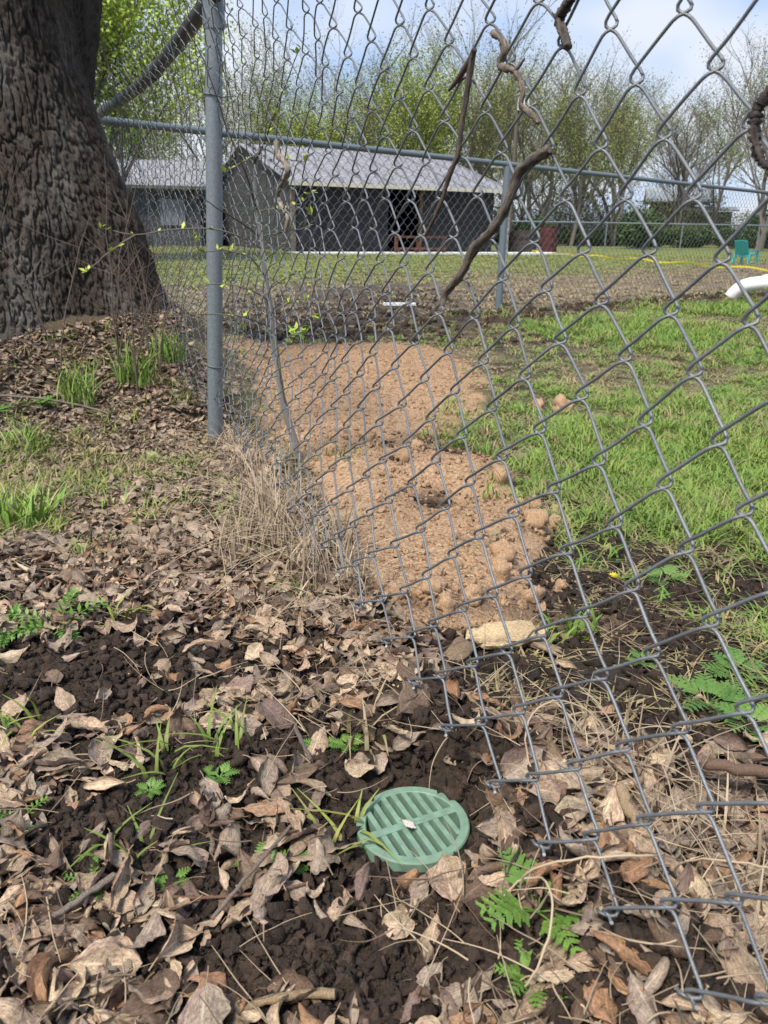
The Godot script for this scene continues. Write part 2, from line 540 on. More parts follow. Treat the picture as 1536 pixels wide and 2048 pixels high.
func build_litter() -> void:
	# fallen leaves: the nearest ones are things of their own, the rest one mass
	var shapes := []
	for k in 26:
		shapes.append(dead_leaf(k, k % 5 == 4 and k < 12))
	var kinds := [
		["tan", Color(0.49, 0.37, 0.26), "tan "],
		["grey", Color(0.40, 0.325, 0.255), "dull grey brown "],
		["pale", Color(0.66, 0.52, 0.37), "pale straw coloured "],
		["rust", Color(0.42, 0.25, 0.14), "rust brown "],
		["dark", Color(0.18, 0.12, 0.082), "dark brown "],
		["mauve", Color(0.27, 0.19, 0.16), "mauve brown "]]
	var pick := [0, 0, 1, 1, 2, 0, 3, 4, 5, 1, 4, 2]
	var all := []
	var tries := 0
	while all.size() < 20000 and tries < 150000:
		tries += 1
		var f := pow(rng.randf(), 1.15) * 3.6 + 0.2
		var xr := curve1(FENCE_F, FENCE_X, f)
		var x := xr + 0.16 - pow(rng.randf(), 1.1) * (0.5 + 0.33 * f)
		if f < 0.9:
			x = rr(-0.62, 0.62)
		var dens := 0.8
		var s := side(x, f)
		dens *= 1.0 - 0.88 * soil_blob(x, f)
		if s > 0.10:
			dens *= 0.75 * (1.0 - sm(0.55, 0.85, f)) + 0.03
		if f > 1.25 and s < 0.02:
			dens *= 1.0 - 0.5 * sm(0.1, 0.5, nb.get_noise_2d(x * 3.0, f * 3.0))
			dens *= 2.0
		if f < 0.75:
			dens *= 1.0
		dens *= 0.42 + 1.0 * sm(-0.25, 0.25, nb.get_noise_2d(x * 16.0 + 9.0, f * 16.0))
		var gd := Vector2(x, f).distance_to(GRATE)
		if gd < 0.075 or Vector2(x, f).distance_to(TREE) < 0.66 or sand_dist(x, f) > 0.0:
			continue
		if rng.randf() > dens:
			continue
		var size := rr(0.023, 0.054) * (0.9 if f > 1.0 else 1.0)
		if rng.randf() < 0.3:
			size *= 0.6
		var bas := Basis(Vector3.UP, rr(0, TAU)) * Basis(Vector3.RIGHT, rr(-0.75, 0.75)) * Basis(Vector3.BACK, rr(-0.5, 0.5))
		if rng.randf() < 0.3:
			bas = bas * Basis(Vector3.RIGHT, PI)
		bas = bas.scaled_local(Vector3(size, size * rr(0.6, 1.3), size * rr(0.75, 1.25)))
		var y := ground(x, f) + size * rr(0.06, 0.30) + 0.004
		var ki: int = pick[rng.randi() % pick.size()]
		all.append([f, Transform3D(bas, Vector3(x, y, -f)), rng.randi() % shapes.size(), ki])
	all.sort_custom(func(a, b): return a[0] < b[0])
	var mats := []
	for k in kinds:
		var m: StandardMaterial3D = M.dead_leaf.duplicate()
		m.resource_name = "dead_leaf_" + k[0]
		m.albedo_color = k[1].linear_to_srgb()
		mats.append(m)
	var single := 0
	var rest := {}
	for a in all:
		var t: Transform3D = a[1]
		if single < 300 and in_view(t.origin):
			single += 1
			var o := put("dead_leaf", shapes[a[2]])
			o.transform = t
			o.material_override = mats[a[3]]
			var near := ""
			var best := 9.0
			for m in MARKS:
				var dd := Vector2(t.origin.x, -t.origin.z).distance_to(m[0])
				if dd < best:
					best = dd
					near = m[1]
			var sz := t.basis.x.length()
			var lb: String = ("large " if sz > 0.052 else "small " if sz < 0.033 else "") + kinds[a[3]][2] + FORMS[6 if a[2] in [4, 9] else a[2] % 6] + near
			tag(o, lb, "leaf", "dead leaves around the drain grate")
		else:
			if not rest.has(a[2]):
				rest[a[2]] = [[], PackedColorArray()]
			rest[a[2]][0].append(t)
			var c: Color = kinds[a[3]][1]
			var k := rr(0.75, 1.2)
			c = c.lerp(Color(0.43, 0.355, 0.275), rng.randf() * (0.25 if a[0] < 1.3 else 0.7))
			rest[a[2]][1].append(Color(c.r * k, c.g * k, c.b * k))
	var root := thing("leaf_litter", "carpet of small brown dead leaves under the fence and around the tree", "leaf litter")
	root.set_meta("kind", "stuff")
	for k in rest:
		many("leaves", shapes[k], rest[k][0], rest[k][1], root).set_meta("kind", "stuff")
	# straw: dry stems lying about
	var sh := []
	for k in 6:
		sh.append(stalk(k))
	var sroot := thing("dry_straw", "loose dry grass stems strewn over the litter and soil", "straw")
	sroot.set_meta("kind", "stuff")
	var lots := []
	for k in 6:
		lots.append([[], PackedColorArray()])
	for k in 7000:
		var f := pow(rng.randf(), 1.5) * 4.0 + 0.33
		var xr := curve1(FENCE_F, FENCE_X, f)
		var x := rr(-0.35 - 0.45 * f, 0.35 + 0.5 * f)
		var s := x - xr
		var keep := 0.14
		if s < 0.05:
			keep = 0.55 * sm(0.9, 1.3, f) + 0.16
		if absf(s) < 0.14:
			keep = 0.85
		if s > 0.1 and f < 0.75:
			keep = 0.8
		if s > 0.12 and f > 0.9:
			keep = 0.4
		if sand_dist(x, f) > 0.0 or Vector2(x, f).distance_to(GRATE) < 0.07:
			keep = 0.03
		if rng.randf() > keep:
			continue
		var L := rr(0.015, 0.085)
		var bas := Basis(Vector3.UP, rr(0, TAU)) * Basis(Vector3.BACK, rr(-0.12, 0.4)) * Basis(Vector3.RIGHT, rr(0, TAU))
		var thick := rr(0.03, 0.075)
		bas = bas.scaled_local(Vector3(L, L * 0.0 + thick, thick))
		var c := Color(0.40, 0.315, 0.215) * rr(0.5, 1.15)
		if rng.randf() < 0.25:
			c = Color(0.16, 0.11, 0.075) * rr(0.7, 1.3)
		var q: int = rng.randi() % 6
		lots[q][0].append(Transform3D(bas, Vector3(x, ground(x, f) + rr(0.004, 0.03), -f)))
		lots[q][1].append(c)
	for k in 6:
		many("stems", sh[k], lots[k][0], lots[k][1], sroot).set_meta("kind", "stuff")

func build_clods() -> void:
	var shapes := []
	for k in 4:
		shapes.append(lump(k, 1.5).mesh(M.clod))
	var lots := [[[], PackedColorArray()], [[], PackedColorArray()], [[], PackedColorArray()], [[], PackedColorArray()]]
	var sand := [[[], PackedColorArray()], [[], PackedColorArray()], [[], PackedColorArray()], [[], PackedColorArray()]]
	for k in 80000:
		var f := pow(rng.randf(), 1.7) * 2.2 + 0.3
		var x := rr(-0.25 - 0.45 * f, 0.25 + 0.45 * f)
		var s := side(x, f)
		var keep := 0.12
		if f < 1.25 and s < 0.12:
			keep = 0.75
		elif f < 1.8 and s < 0.9:
			keep = 0.45
		keep = maxf(keep, soil_blob(x, f))
		var gd := Vector2(x, f).distance_to(GRATE)
		if gd < 0.056 or sand_dist(x, f) > -0.01:
			continue
		if rng.randf() > keep:
			continue
		var size := pow(rng.randf(), 7.0) * 0.008 + 0.0010
		var t := Transform3D(Basis.from_euler(Vector3(rr(0, 6), rr(0, 6), rr(0, 6))).scaled_local(Vector3(size, size * rr(0.7, 1.0), size * rr(0.8, 1.2))), Vector3(x, ground(x, f) + size * 0.35, -f))
		var q := rng.randi() % 4
		var c := rr(0.7, 1.7)
		lots[q][0].append(t)
		lots[q][1].append(Color(C_SOIL.r * c, C_SOIL.g * c, C_SOIL.b * c))
	for k in 42000:
		var f := pow(rng.randf(), 1.4) * 3.9 + 1.0
		var x := rr(-0.9, 0.6)
		var sd := sand_dist(x, f)
		if sd < -0.16 or (sd < 0.0 and rng.randf() > 0.3 + sd * 1.5):
			continue
		var size := pow(rng.randf(), 9.0) * 0.007 + 0.0008 + 0.0004 * f
		if f > 2.6:
			size *= 0.8
		var t := Transform3D(Basis.from_euler(Vector3(rr(0, 6), rr(0, 6), rr(0, 6))).scaled_local(Vector3(size, size * rr(0.7, 1.0), size * rr(0.8, 1.2))), Vector3(x, ground(x, f) + size * 0.2, -f))
		var q := rng.randi() % 4
		var c := rr(0.82, 1.12)
		var base := C_SAND
		var hx := (x - 0.13) / 0.085
		var hf := (f - 1.82) / 0.13
		if rng.randf() < 1.1 * exp(-(hx * hx + hf * hf)) - 0.15 or rng.randf() < 0.7 * exp(-((f - 2.38) * (f - 2.38) / 0.05 + (x - 0.22) * (x - 0.22) / 0.06)):
			base = C_SOIL.lerp(C_SAND, rng.randf() * rng.randf() * 0.6)
		sand[q][0].append(t)
		sand[q][1].append(Color(base.r * c, base.g * c, base.b * c))
	for k in 9000:                                    # the berm along the back fence and the bare earth behind it
		var f := rr(4.6, 10.5)
		var x := rr(-1.6, 4.6)
		var bd := beyond(x, f)
		var e := exp(-(bd + 0.35) * (bd + 0.35) / 0.12)
		e = maxf(e, exp(-(x + 0.4) * (x + 0.4) / 2.6) * (1.0 - sm(0.3, 3.5, bd)) * sm(0.0, 0.2, bd))
		e = maxf(e, sm(0.25, 0.9, 1.0 - absf(f - 5.3) / 0.6) * (1.0 - sm(0.5, 1.3, x)))
		if rng.randf() > e:
			continue
		var size := pow(rng.randf(), 3.0) * 0.022 + 0.005
		var q := rng.randi() % 4
		var c := rr(0.8, 1.9)
		lots[q][0].append(Transform3D(Basis.from_euler(Vector3(rr(0, 6), rr(0, 6), rr(0, 6))).scaled_local(Vector3(size, size * rr(0.6, 1.0), size)), Vector3(x, ground(x, f) + size * 0.2, -f)))
		lots[q][1].append(Color(C_SOIL.r * c, C_SOIL.g * c, C_SOIL.b * c))
	var a := thing("soil_crumbs", "loose dark crumbly soil between the leaves", "soil")
	a.set_meta("kind", "stuff")
	var b := thing("sand_crumbs", "fine crumbs of orange sand spread behind the fence", "sand")
	b.set_meta("kind", "stuff")
	for k in 4:
		many("crumbs", shapes[k], lots[k][0], lots[k][1], a).set_meta("kind", "stuff")
		many("crumbs", shapes[k], sand[k][0], sand[k][1], b).set_meta("kind", "stuff")
	# lumps one can pick out
	var big := []
	for k in 5:
		big.append(lump(20 + k, 0.42, 20).mesh(M.clod))
	var ms: StandardMaterial3D = M.clod.duplicate()
	ms.albedo_color = C_SAND.linear_to_srgb()
	var md: StandardMaterial3D = M.clod.duplicate()
	md.albedo_color = (C_SOIL * 1.15).linear_to_srgb()
	var spots := [[0.303, 1.93, 0.034, 1], [0.38, 1.62, 0.020, 1], [0.32, 1.53, 0.030, 1], [0.22, 1.31, 0.024, 1], [0.20, 1.22, 0.022, 1], [0.31, 1.22, 0.012, 1], [0.71, 3.06, 0.045, 1], [0.62, 3.1, 0.03, 1], [-0.06, 2.5, 0.03, 1], [0.02, 1.12, 0.022, 1], [0.08, 1.13, 0.026, 1], [0.10, 1.08, 0.018, 1], [0.14, 1.10, 0.02, 1], [0.0, 1.17, 0.02, 1], [0.05, 2.05, 0.026, 1], [0.36, 1.75, 0.02, 1], [0.41, 1.72, 0.016, 1], [-0.03, 1.55, 0.016, 1], [0.25, 1.16, 0.02, 1], [-0.16, 2.2, 0.022, 1], [0.1, 2.3, 0.024, 1]]
	for k in 26:
		var f := rr(0.42, 1.2)
		spots.append([rr(-0.5, 0.2), f, rr(0.005, 0.011), 0])
	for k in 30:
		spots.append([rr(-0.09, 0.10), rr(0.645, 0.76), rr(0.005, 0.011), 0])
	for p in spots:
		if Vector2(p[0], p[1]).distance_to(GRATE) < 0.066:
			continue
		var o := put("sand_clod" if p[3] else "soil_clod", big[rng.randi() % 5])
		o.material_override = ms if p[3] else md
		o.basis = Basis.from_euler(Vector3(rr(0, 6), rr(0, 6), rr(0, 6))).scaled_local(Vector3(p[2], p[2] * 0.8, p[2] * rr(0.8, 1.1)))
		o.position = Vector3(p[0], ground(p[0], p[1]) + p[2] * 0.3, -p[1])
		if p[3]:
			tag(o, "rounded clod of orange sand on the sand bed", "clod", "clods of sand")
		else:
			tag(o, "dark crumbly clod of soil among the leaves", "clod", "clods of dark soil")

func build_grass() -> void:
	var t1 := []
	for k in 4:
		t1.append(tuft(12, 0.045, 0.0016, 0.02, 0.3, 1.3, M.blade))
	var lots := []
	for k in 4:
		lots.append([[], PackedColorArray()])
	# the lawn inside the yard
	for k in 34000:
		var f := pow(rng.randf(), 1.35) * 9.5 + 0.72
		var x := rr(curve1(FENCE_F, FENCE_X, f) + 0.1, 0.45 + 0.62 * f)
		if x > 0.6 + 0.53 * f:
			continue
		var bd := beyond(x, f)
		if bd > -0.12:
			continue
		var sd := sand_dist(x, f)
		if sd > 0.10 or (sd > -0.03 and rng.randf() > 0.10 + 0.25 * sm(2.0, 3.2, f)):
			continue
		var p1 := nb.get_noise_2d(x * 3.0, f * 3.0)
		var p2 := nb.get_noise_2d(x * 14.0 + 40.0, f * 14.0)
		var keep := 0.14 + 0.86 * sm(-0.3, 0.25, p1 + p2 * 0.8)
		keep *= sm(0.12, 0.55, side(x, f) - 0.3 * (1.0 - sm(1.2, 1.8, f)))
		keep *= 1.0 - 0.85 * soil_blob(x, f)
		keep *= 1.0 - 0.93 * sm(-0.95, -0.6, bd + p2 * 0.2)
		keep *= 1.0 - 0.85 * sm(0.25, 0.9, 1.0 - absf(f - 5.3) / 0.6) * (1.0 - sm(0.5, 1.3, x))
		if sd > -0.25:
			keep *= 0.35
		var dry := rng.randf() > keep
		if dry and rng.randf() > 0.05 + 0.22 * sm(1.4, 2.0, f):
			continue
		var h := rr(0.45, 1.45) * (0.8 + 0.5 * sm(-0.1, 0.4, p1)) * (0.75 + 0.08 * f)
		var q := rng.randi() % 4
		var wd := 1.0 + 0.16 * f
		var c := Color(0.11, 0.225, 0.030).lerp(Color(0.225, 0.31, 0.055), rng.randf())
		if dry:
			h *= 0.45
		if dry or rng.randf() < 0.3 - 0.3 * p1:
			c = Color(0.33, 0.27, 0.14) * rr(0.6, 1.1)
		lots[q][0].append(Transform3D(Basis(Vector3.UP, rr(0, TAU)).scaled_local(Vector3(wd, h, wd)), Vector3(x, ground(x, f) - 0.003, -f)))
		lots[q][1].append(c)
	var lawn := thing("lawn_grass", "short green grass growing in the yard behind the fence", "grass")
	lawn.set_meta("kind", "stuff")
	for k in 4:
		many("blades", t1[k], lots[k][0], lots[k][1], lawn).set_meta("kind", "stuff")
	# beyond the back fence
	lots = []
	for k in 4:
		lots.append([[], PackedColorArray()])
	for k in 26000:
		var f := 5.0 + pow(rng.randf(), 1.3) * 26.0
		var x := rr(-0.62 * f, 0.62 * f)
		var bd := beyond(x, f)
		if bd < 0.15:
			continue
		var p1 := nb.get_noise_2d(x * 3.0, f * 3.0)
		var green := sm(3.0, 6.5, bd + p1 * 1.6)
		if rng.randf() > 0.35 + 0.65 * green:
			continue
		var bl := exp(-(x + 0.4) * (x + 0.4) / 2.6) * (1.0 - sm(11.0, 15.0, f))
		if rng.randf() < bl * 0.8:
			continue
		var c := Color(0.34, 0.27, 0.16).lerp(Color(0.23, 0.29, 0.06), green * rr(0.5, 1.0)) * rr(0.8, 1.15)
		var q := rng.randi() % 4
		var wd := 2.2 + 0.12 * f
		lots[q][0].append(Transform3D(Basis(Vector3.UP, rr(0, TAU)).scaled_local(Vector3(wd, rr(0.5, 1.2), wd)), Vector3(x, ground(x, f), -f)))
		lots[q][1].append(c)
	var field := thing("field_grass", "thin tan and green grass of the field beyond the back fence", "grass")
	field.set_meta("kind", "stuff")
	for k in 4:
		many("blades", t1[k], lots[k][0], lots[k][1], field).set_meta("kind", "stuff")
	# outside the fence, left: patches through the litter
	lots = []
	for k in 4:
		lots.append([[], PackedColorArray()])
	for k in 7000:
		var f := pow(rng.randf(), 1.2) * 4.2 + 0.5
		var x := curve1(FENCE_F, FENCE_X, f) - rr(0.02, 0.35 + 0.6 * f)
		if Vector2(x, f).distance_to(TREE) < 0.70:
			continue
		var p1 := nb.get_noise_2d(x * 3.0, f * 3.0)
		var keep := sm(0.0, 0.5, p1 + 0.05) * sm(1.2, 2.3, f + 0.6 * sm(-0.5, -1.0, x)) * 1.1 * (1.0 - 0.8 * sm(-0.9, -0.6, x) * (1.0 - sm(2.2, 2.7, f))) + 0.012
		if rng.randf() > keep:
			continue
		var q := rng.randi() % 4
		var c := Color(0.12, 0.20, 0.035).lerp(Color(0.24, 0.27, 0.06), rng.randf())
		if rng.randf() < 0.4:
			c = Color(0.36, 0.29, 0.17) * rr(0.6, 1.1)
		var h := rr(0.6, 1.5)
		lots[q][0].append(Transform3D(Basis(Vector3.UP, rr(0, TAU)).scaled_local(Vector3(1.3, h, 1.3)), Vector3(x, ground(x, f), -f)))
		lots[q][1].append(c)
	var verge := thing("verge_grass", "sparse green and dry grass coming up through the leaf litter", "grass")
	verge.set_meta("kind", "stuff")
	for k in 4:
		many("blades", t1[k], lots[k][0], lots[k][1], verge).set_meta("kind", "stuff")
	# tall clumps one can pick out
	var clumps := [[-1.037, 2.577, 0.17, "tall green grass clump in the leaves left of the post"], [-0.886, 2.75, 0.19, "spiky dark green grass clump beside the fence post"], [-1.036, 2.183, 0.11, "low green grass clump in the leaf litter"], [-0.774, 1.51, 0.12, "bright green grass tuft with broad blades at the litter's edge"], [-0.79, 1.62, 0.10, "small green grass tuft beside a broad-bladed tuft"], [-0.82, 2.95, 0.15, "long grass clump at the mesh foot near the tree"], [0.306, 1.03, 0.06, "sprawling broad green grass blades beside the split wood"], [0.24, 1.0, 0.05, "short broad grass blades at the edge of the sand"], [-0.62, 1.68, 0.08, "thin grass tuft among curled leaves"], [0.30, 2.35, 0.07, "green grass tuft beside the hollow in the sand"]]
	var ci := 0
	for p in clumps:
		var t := thing("grass_clump", p[3], "grass clump", Vector3(p[0], ground(p[0], p[1]) - 0.004, -p[1]))
		var g := Geo.new()
		for k in 90 if p[2] > 0.09 else 18:
			var a := rr(0, TAU)
			var cc := Color(0.10, 0.21, 0.03).lerp(Color(0.20, 0.30, 0.05), rng.randf())
			if rng.randf() < 0.12:
				cc = Color(0.36, 0.3, 0.17)
			blade_into(g, Vector3(rr(-0.06, 0.06), 0, rr(-0.06, 0.06)) * (1.0 if p[2] > 0.09 else 0.5), Vector3(cos(a), 0, sin(a)), p[2] * rr(0.45, 1.1), rr(0.1, 0.9), rr(0.0016, 0.003) * (1.6 if ci == 3 or ci == 6 or ci == 7 else 1.0), cc, 6)
		g.smooth()
		put("blades", g.mesh(M.blade), t)
		ci += 1

# ---------- weeds
func leaflet(g: Geo, p: Vector3, d: Vector3, up: Vector3, L: float, w: float, col: Color) -> void:
	var sv := d.cross(up).normalized()
	var b := g.v.size()
	g.add(p, up, col)
	g.add(p + d * L * 0.45 - sv * w + up * L * 0.08, up, col)
	g.add(p + d * L * 0.5 + up * L * 0.03, up, col * 1.1)
	g.add(p + d * L * 0.45 + sv * w + up * L * 0.08, up, col)
	g.add(p + d * L, up, col)
	g.tri(b, b + 1, b + 2); g.tri(b, b + 2, b + 3); g.tri(b + 1, b + 4, b + 2); g.tri(b + 2, b + 4, b + 3)
func weed(p: Array) -> void:                       # [x, f, size, kind, label]
	var o := thing("weed", p[4], "weed", Vector3(p[0], ground(p[0], p[1]), -p[1]), rr(0, TAU))
	var size: float = p[2]
	var fronds := 7 if p[3] == 0 else 5
	if p[3] == 0:
		size *= 0.78
	for k in fronds:
		var a := TAU * k / fronds + rr(-0.4, 0.4)
		var out := Vector3(cos(a), 0, sin(a))
		var g := Geo.new()
		var path := PackedVector3Array()
		var rise := rr(0.35, 0.9)
		for i in 7:
			var s := i / 6.0
			path.append(out * size * s * 0.9 + Vector3.UP * size * (rise * s - 0.55 * rise * s * s) + Vector3(0, 0.003, 0))
		var gc := Color(0.075, 0.165, 0.030).lerp(Color(0.135, 0.245, 0.045), rng.randf())
		g.tube(path, PackedFloat32Array([0.0011, 0.001, 0.0009, 0.0008, 0.0007, 0.0006, 0.0005]), 4, gc * 0.9, false)
		for i in range(2, 7):
			var t := (path[i] - path[i - 1]).normalized()
			var sv := t.cross(Vector3.UP).normalized()
			var upv := sv.cross(t).normalized()
			if p[3] == 0:                            # finely cut, parsley like
				for sd in [-1.0, 1.0]:
					var L := size * 0.34 * (1.15 - i / 8.0)
					var d: Vector3 = (sv * sd + t * 0.7).normalized()
					for q in 4:
						var at := path[i] + d * L * (q / 4.0)
						leaflet(g, at, (d + sv * sd * 0.2 - t * 0.5 + t * q * 0.3).normalized(), upv, L * 0.5, L * 0.17, gc * rr(0.85, 1.15))
						leaflet(g, at, (t * 0.9 + d * 0.4).normalized(), upv, L * 0.46, L * 0.16, gc * rr(0.85, 1.15))
					leaflet(g, path[i] + d * L, d, upv, L * 0.4, L * 0.12, gc)
			else:                                     # whorls of narrow leaves
				for q in 7:
					var aa := TAU * q / 7.0
					var d: Vector3 = (sv * cos(aa) + upv * sin(aa) * 0.7 + t * 0.45).normalized()
					leaflet(g, path[i], d, Vector3.UP, size * 0.26 * (1.2 - i / 9.0), size * 0.036, gc * rr(0.9, 1.2))
		g.smooth()
		put("frond" if p[3] == 0 else "stem", g.mesh(M.green_leaf), o)
func build_weeds() -> void:
	var L := [
		[0.122, 0.448, 0.062, 0, "large ferny green weed below the broken stick"],
		[0.401, 0.81, 0.070, 0, "bushy ferny green weed on dark soil inside the fence"], [0.424, 0.75, 0.055, 0, "ferny weed beside the bushy weed inside the fence"], [0.474, 0.894, 0.06, 0, "pale ferny weed inside the fence near the soil edge"],
		[0.359, 0.93, 0.03, 0, "small grey green ferny seedling on bare soil"], [-0.064, 0.684, 0.024, 0, "little ferny seedling on the soil above the grate"], [-0.034, 0.678, 0.024, 0, "little bright seedling beside another above the grate"],
		[-0.099, 0.523, 0.034, 0, "flat dark green ferny weed under an orange flecked leaf"], [-0.06, 0.53, 0.022, 0, "tiny dark green weed beside the flat ferny weed"], [-0.177, 0.508, 0.024, 0, "small upright seedling beside a folded rusty leaf"],
		[-0.239, 0.502, 0.026, 1, "small narrow-leaved green seedling on the soil"], [-0.47, 0.99, 0.075, 1, "sprawling light green weed with whorls of narrow leaves"], [-0.53, 0.97, 0.06, 1, "second whorled green weed by the sprawling one"],
		[-0.162, 0.642, 0.026, 0, "tiny ferny seedling beside a curled leaf"], [-0.226, 0.618, 0.020, 0, "tiny green seedling between two curled leaves"], [-0.335, 0.575, 0.03, 1, "yellowish narrow-leaved weed on dark soil"], [0.112, 0.405, 0.035, 0, "dark green ferny weed under dry stems"],
		[0.516, 1.29, 0.06, 0, "low green weed on the soil beside the lawn"], [-0.395, 0.684, 0.03, 1, "sparse narrow-leaved weed in the litter"], [-1.27, 2.42, 0.11, 0, "soft green weed patch at the foot of the big tree"], [-1.15, 2.5, 0.10, 0, "feathery green weed in front of the trunk"], [-1.1, 2.25, 0.08, 0, "feathery light green weed in the litter"], [-0.36, 1.63, 0.03, 1, "tiny bright green seedling with upright leaves near the post"], [0.62, 1.75, 0.05, 0, "low broad weed in the yard lawn"], [0.9, 1.85, 0.07, 0, "dark green weed tuft in the yard lawn"]]
	for p in L:
		weed(p)
	# a dandelion head by the soil
	var fl := thing("yellow_flower", "single yellow flower head lying on dark soil", "flower", Vector3(0.415, ground(0.415, 1.271) + 0.012, -1.271))
	var g := Geo.new()
	for k in 22:
		var a := TAU * k / 22.0
		leaflet(g, Vector3.ZERO, Vector3(cos(a), rr(0.0, 0.5), sin(a)).normalized(), Vector3.UP, rr(0.007, 0.011), 0.0016, Color(0.75, 0.50, 0.03))
	g.smooth()
	put("petals", g.mesh(M.green_leaf), fl)
	g = Geo.new()
	g.tube(PackedVector3Array([Vector3(0, -0.001, 0), Vector3(0.012, -0.006, 0.004), Vector3(0.03, -0.010, 0.006)]), PackedFloat32Array([0.0016, 0.0012, 0.001]), 5, Color(0.15, 0.25, 0.05))
	put("stalk", g.mesh(M.green_leaf), fl)

# ---------- the near fence
const Q := [0.0965, -0.1311, 0.7814, 0.3694, -0.2313, 0.0392, 0.0251, 0.0122, -0.0207, -0.0171, -0.0066, -0.0113, 0.0, -0.0139, 0.0145, -0.0573, 0.0227, 0.0274, 0.0002, 0.0029, -0.0023]
const EYE := 0.53
func mesh_raw(c: float, r: float) -> Vector3:       # sagging sheet of mesh: c counts half cells along the fence, r half cells down
	var th: float = Q[3]
	var d := Vector3(sin(th), 0, cos(th))
	var n := Vector3(-cos(th), 0, sin(th))
	var up := Vector3(0, cos(Q[4]), 0) + n * sin(Q[4])
	var C := 1.8 * tanh(c / 18.0)
	var R := r / 10.0
	var nn: float = Q[6] * R * R + Q[7] * C * R + Q[8] * C * C + Q[9] * R * R * R + Q[10] * C * R * R + Q[11] * C * C * R
	var uu: float = Q[13] * R * R + Q[14] * C * R + Q[15] * C * C + Q[16] * R
	var vv: float = Q[17] * R * R + Q[18] * C * R + Q[19] * C * C + Q[20] * C
	return Vector3(Q[0], Q[1] + EYE, -Q[2]) + d * (c * 0.043 + uu) - up * (r * Q[5]) + n * nn + Vector3(0, vv, 0)
func mesh_at(c: float, r: float) -> Vector3:
	var p: Vector3
	if c < -35.5:
		p = mesh_raw(-35.5, r) + Vector3(-0.4425, 0, -0.8968) * ((-35.5 - c) * 0.043)
		p.y += 0.02 * sm(-40, -80, c) * 0.0
	else:
		p = mesh_raw(c, r)
	var k := 0.006 + 0.006 * sm(-4.0, -16.0, c)
	p += Vector3(na.get_noise_2d(c * 2.2, r * 2.2), na.get_noise_2d(c * 2.2 + 70.0, r * 2.2), na.get_noise_2d(c * 2.2, r * 2.2 + 70.0)) * k
	# the torn, pushed-in spot beside the sapling
	var e := exp(-((c + 14.0) * (c + 14.0) / 14.0 + (r - 1.5) * (r - 1.5) / 10.0))
	return p + Vector3(0.020, -0.014, 0.012) * e
const SS := [0.0, 0.04, 0.10, 0.21, 0.36, 0.51, 0.65, 0.77, 0.87, 0.94, 0.98]
const SX := [0.0, 0.065, 0.145, 0.285, 0.465, 0.645, 0.82, 0.98, 1.075, 1.09, 1.04]
const SZ := [0.0, 0.7, 1.0, 1.0, 1.0, 1.0, 1.0, 1.0, 1.0, 0.7, 0.3]
func fence_wire(k: int, r0: int, r1: int, sides: int, skip: bool) -> Geo:
	var path := PackedVector3Array()
	var th: float = Q[3]
	var n := Vector3(-cos(th), 0, sin(th))
	for r in range(r0, r1):
		var left := posmod(k + r, 2) == 0
		var ca := float(k) if left else float(k + 1)
		var sg := 1.0 if left else -1.0
		for i in SS.size():
			if skip and (i == 1 or i == 4 or i == 6 or i == 10):
				continue
			path.append(mesh_at(ca + sg * SX[i], r + SS[i]) - n * ((0.0045 if k < -6 else 0.0035) * sg * SZ[i]))
	var endl := posmod(k + r1, 2) == 0
	var ce := float(k) if endl else float(k + 1)
	var sg2 := 1.0 if endl else -1.0
	path.append(mesh_at(ce, r1))
	path.append(mesh_at(ce + sg2 * 0.09, r1 + 0.03) + n * 0.001)     # knuckled end
	path.append(mesh_at(ce + sg2 * 0.17, r1 + 0.02) + n * 0.003)
	path.append(mesh_at(ce + sg2 * 0.21, r1 - 0.06) + n * 0.005)
	var g := Geo.new()
	g.tube(path, PackedFloat32Array([0.00136]), sides, Color.WHITE * (0.9 + 0.2 * na.get_noise_1d(k * 37.0)))
	return g
func pipe(a: Vector3, b: Vector3, r: float, sides := 20, col := W1) -> Geo:
	var g := Geo.new()
	g.tube(PackedVector3Array([a, a.lerp(b, 0.5), b]), PackedFloat32Array([r]), sides, col)
	return g
func ring(o: Vector3, axis: Vector3, R: float, r: float, tail: Vector3) -> Geo:
	var u := axis.cross(Vector3(0.3, 0.8, 0.2)).normalized()
	var w := axis.cross(u).normalized()
	var path := PackedVector3Array()
	for i in 19:
		var a := TAU * i / 17.0
		path.append(o + (u * cos(a) + w * sin(a)) * R + axis * (0.003 * i / 18.0))
	path.append(path[path.size() - 1] + tail)
	var g := Geo.new()
	g.tube(path, PackedFloat32Array([r]), 5, W1)
	return g
const POST_T := Vector3(-0.478, 1.085, -2.40)
const POST_B := Vector3(-0.556, -0.30, -2.41)
const RAIL_T := Vector3(-1.56, 1.065, -4.60)
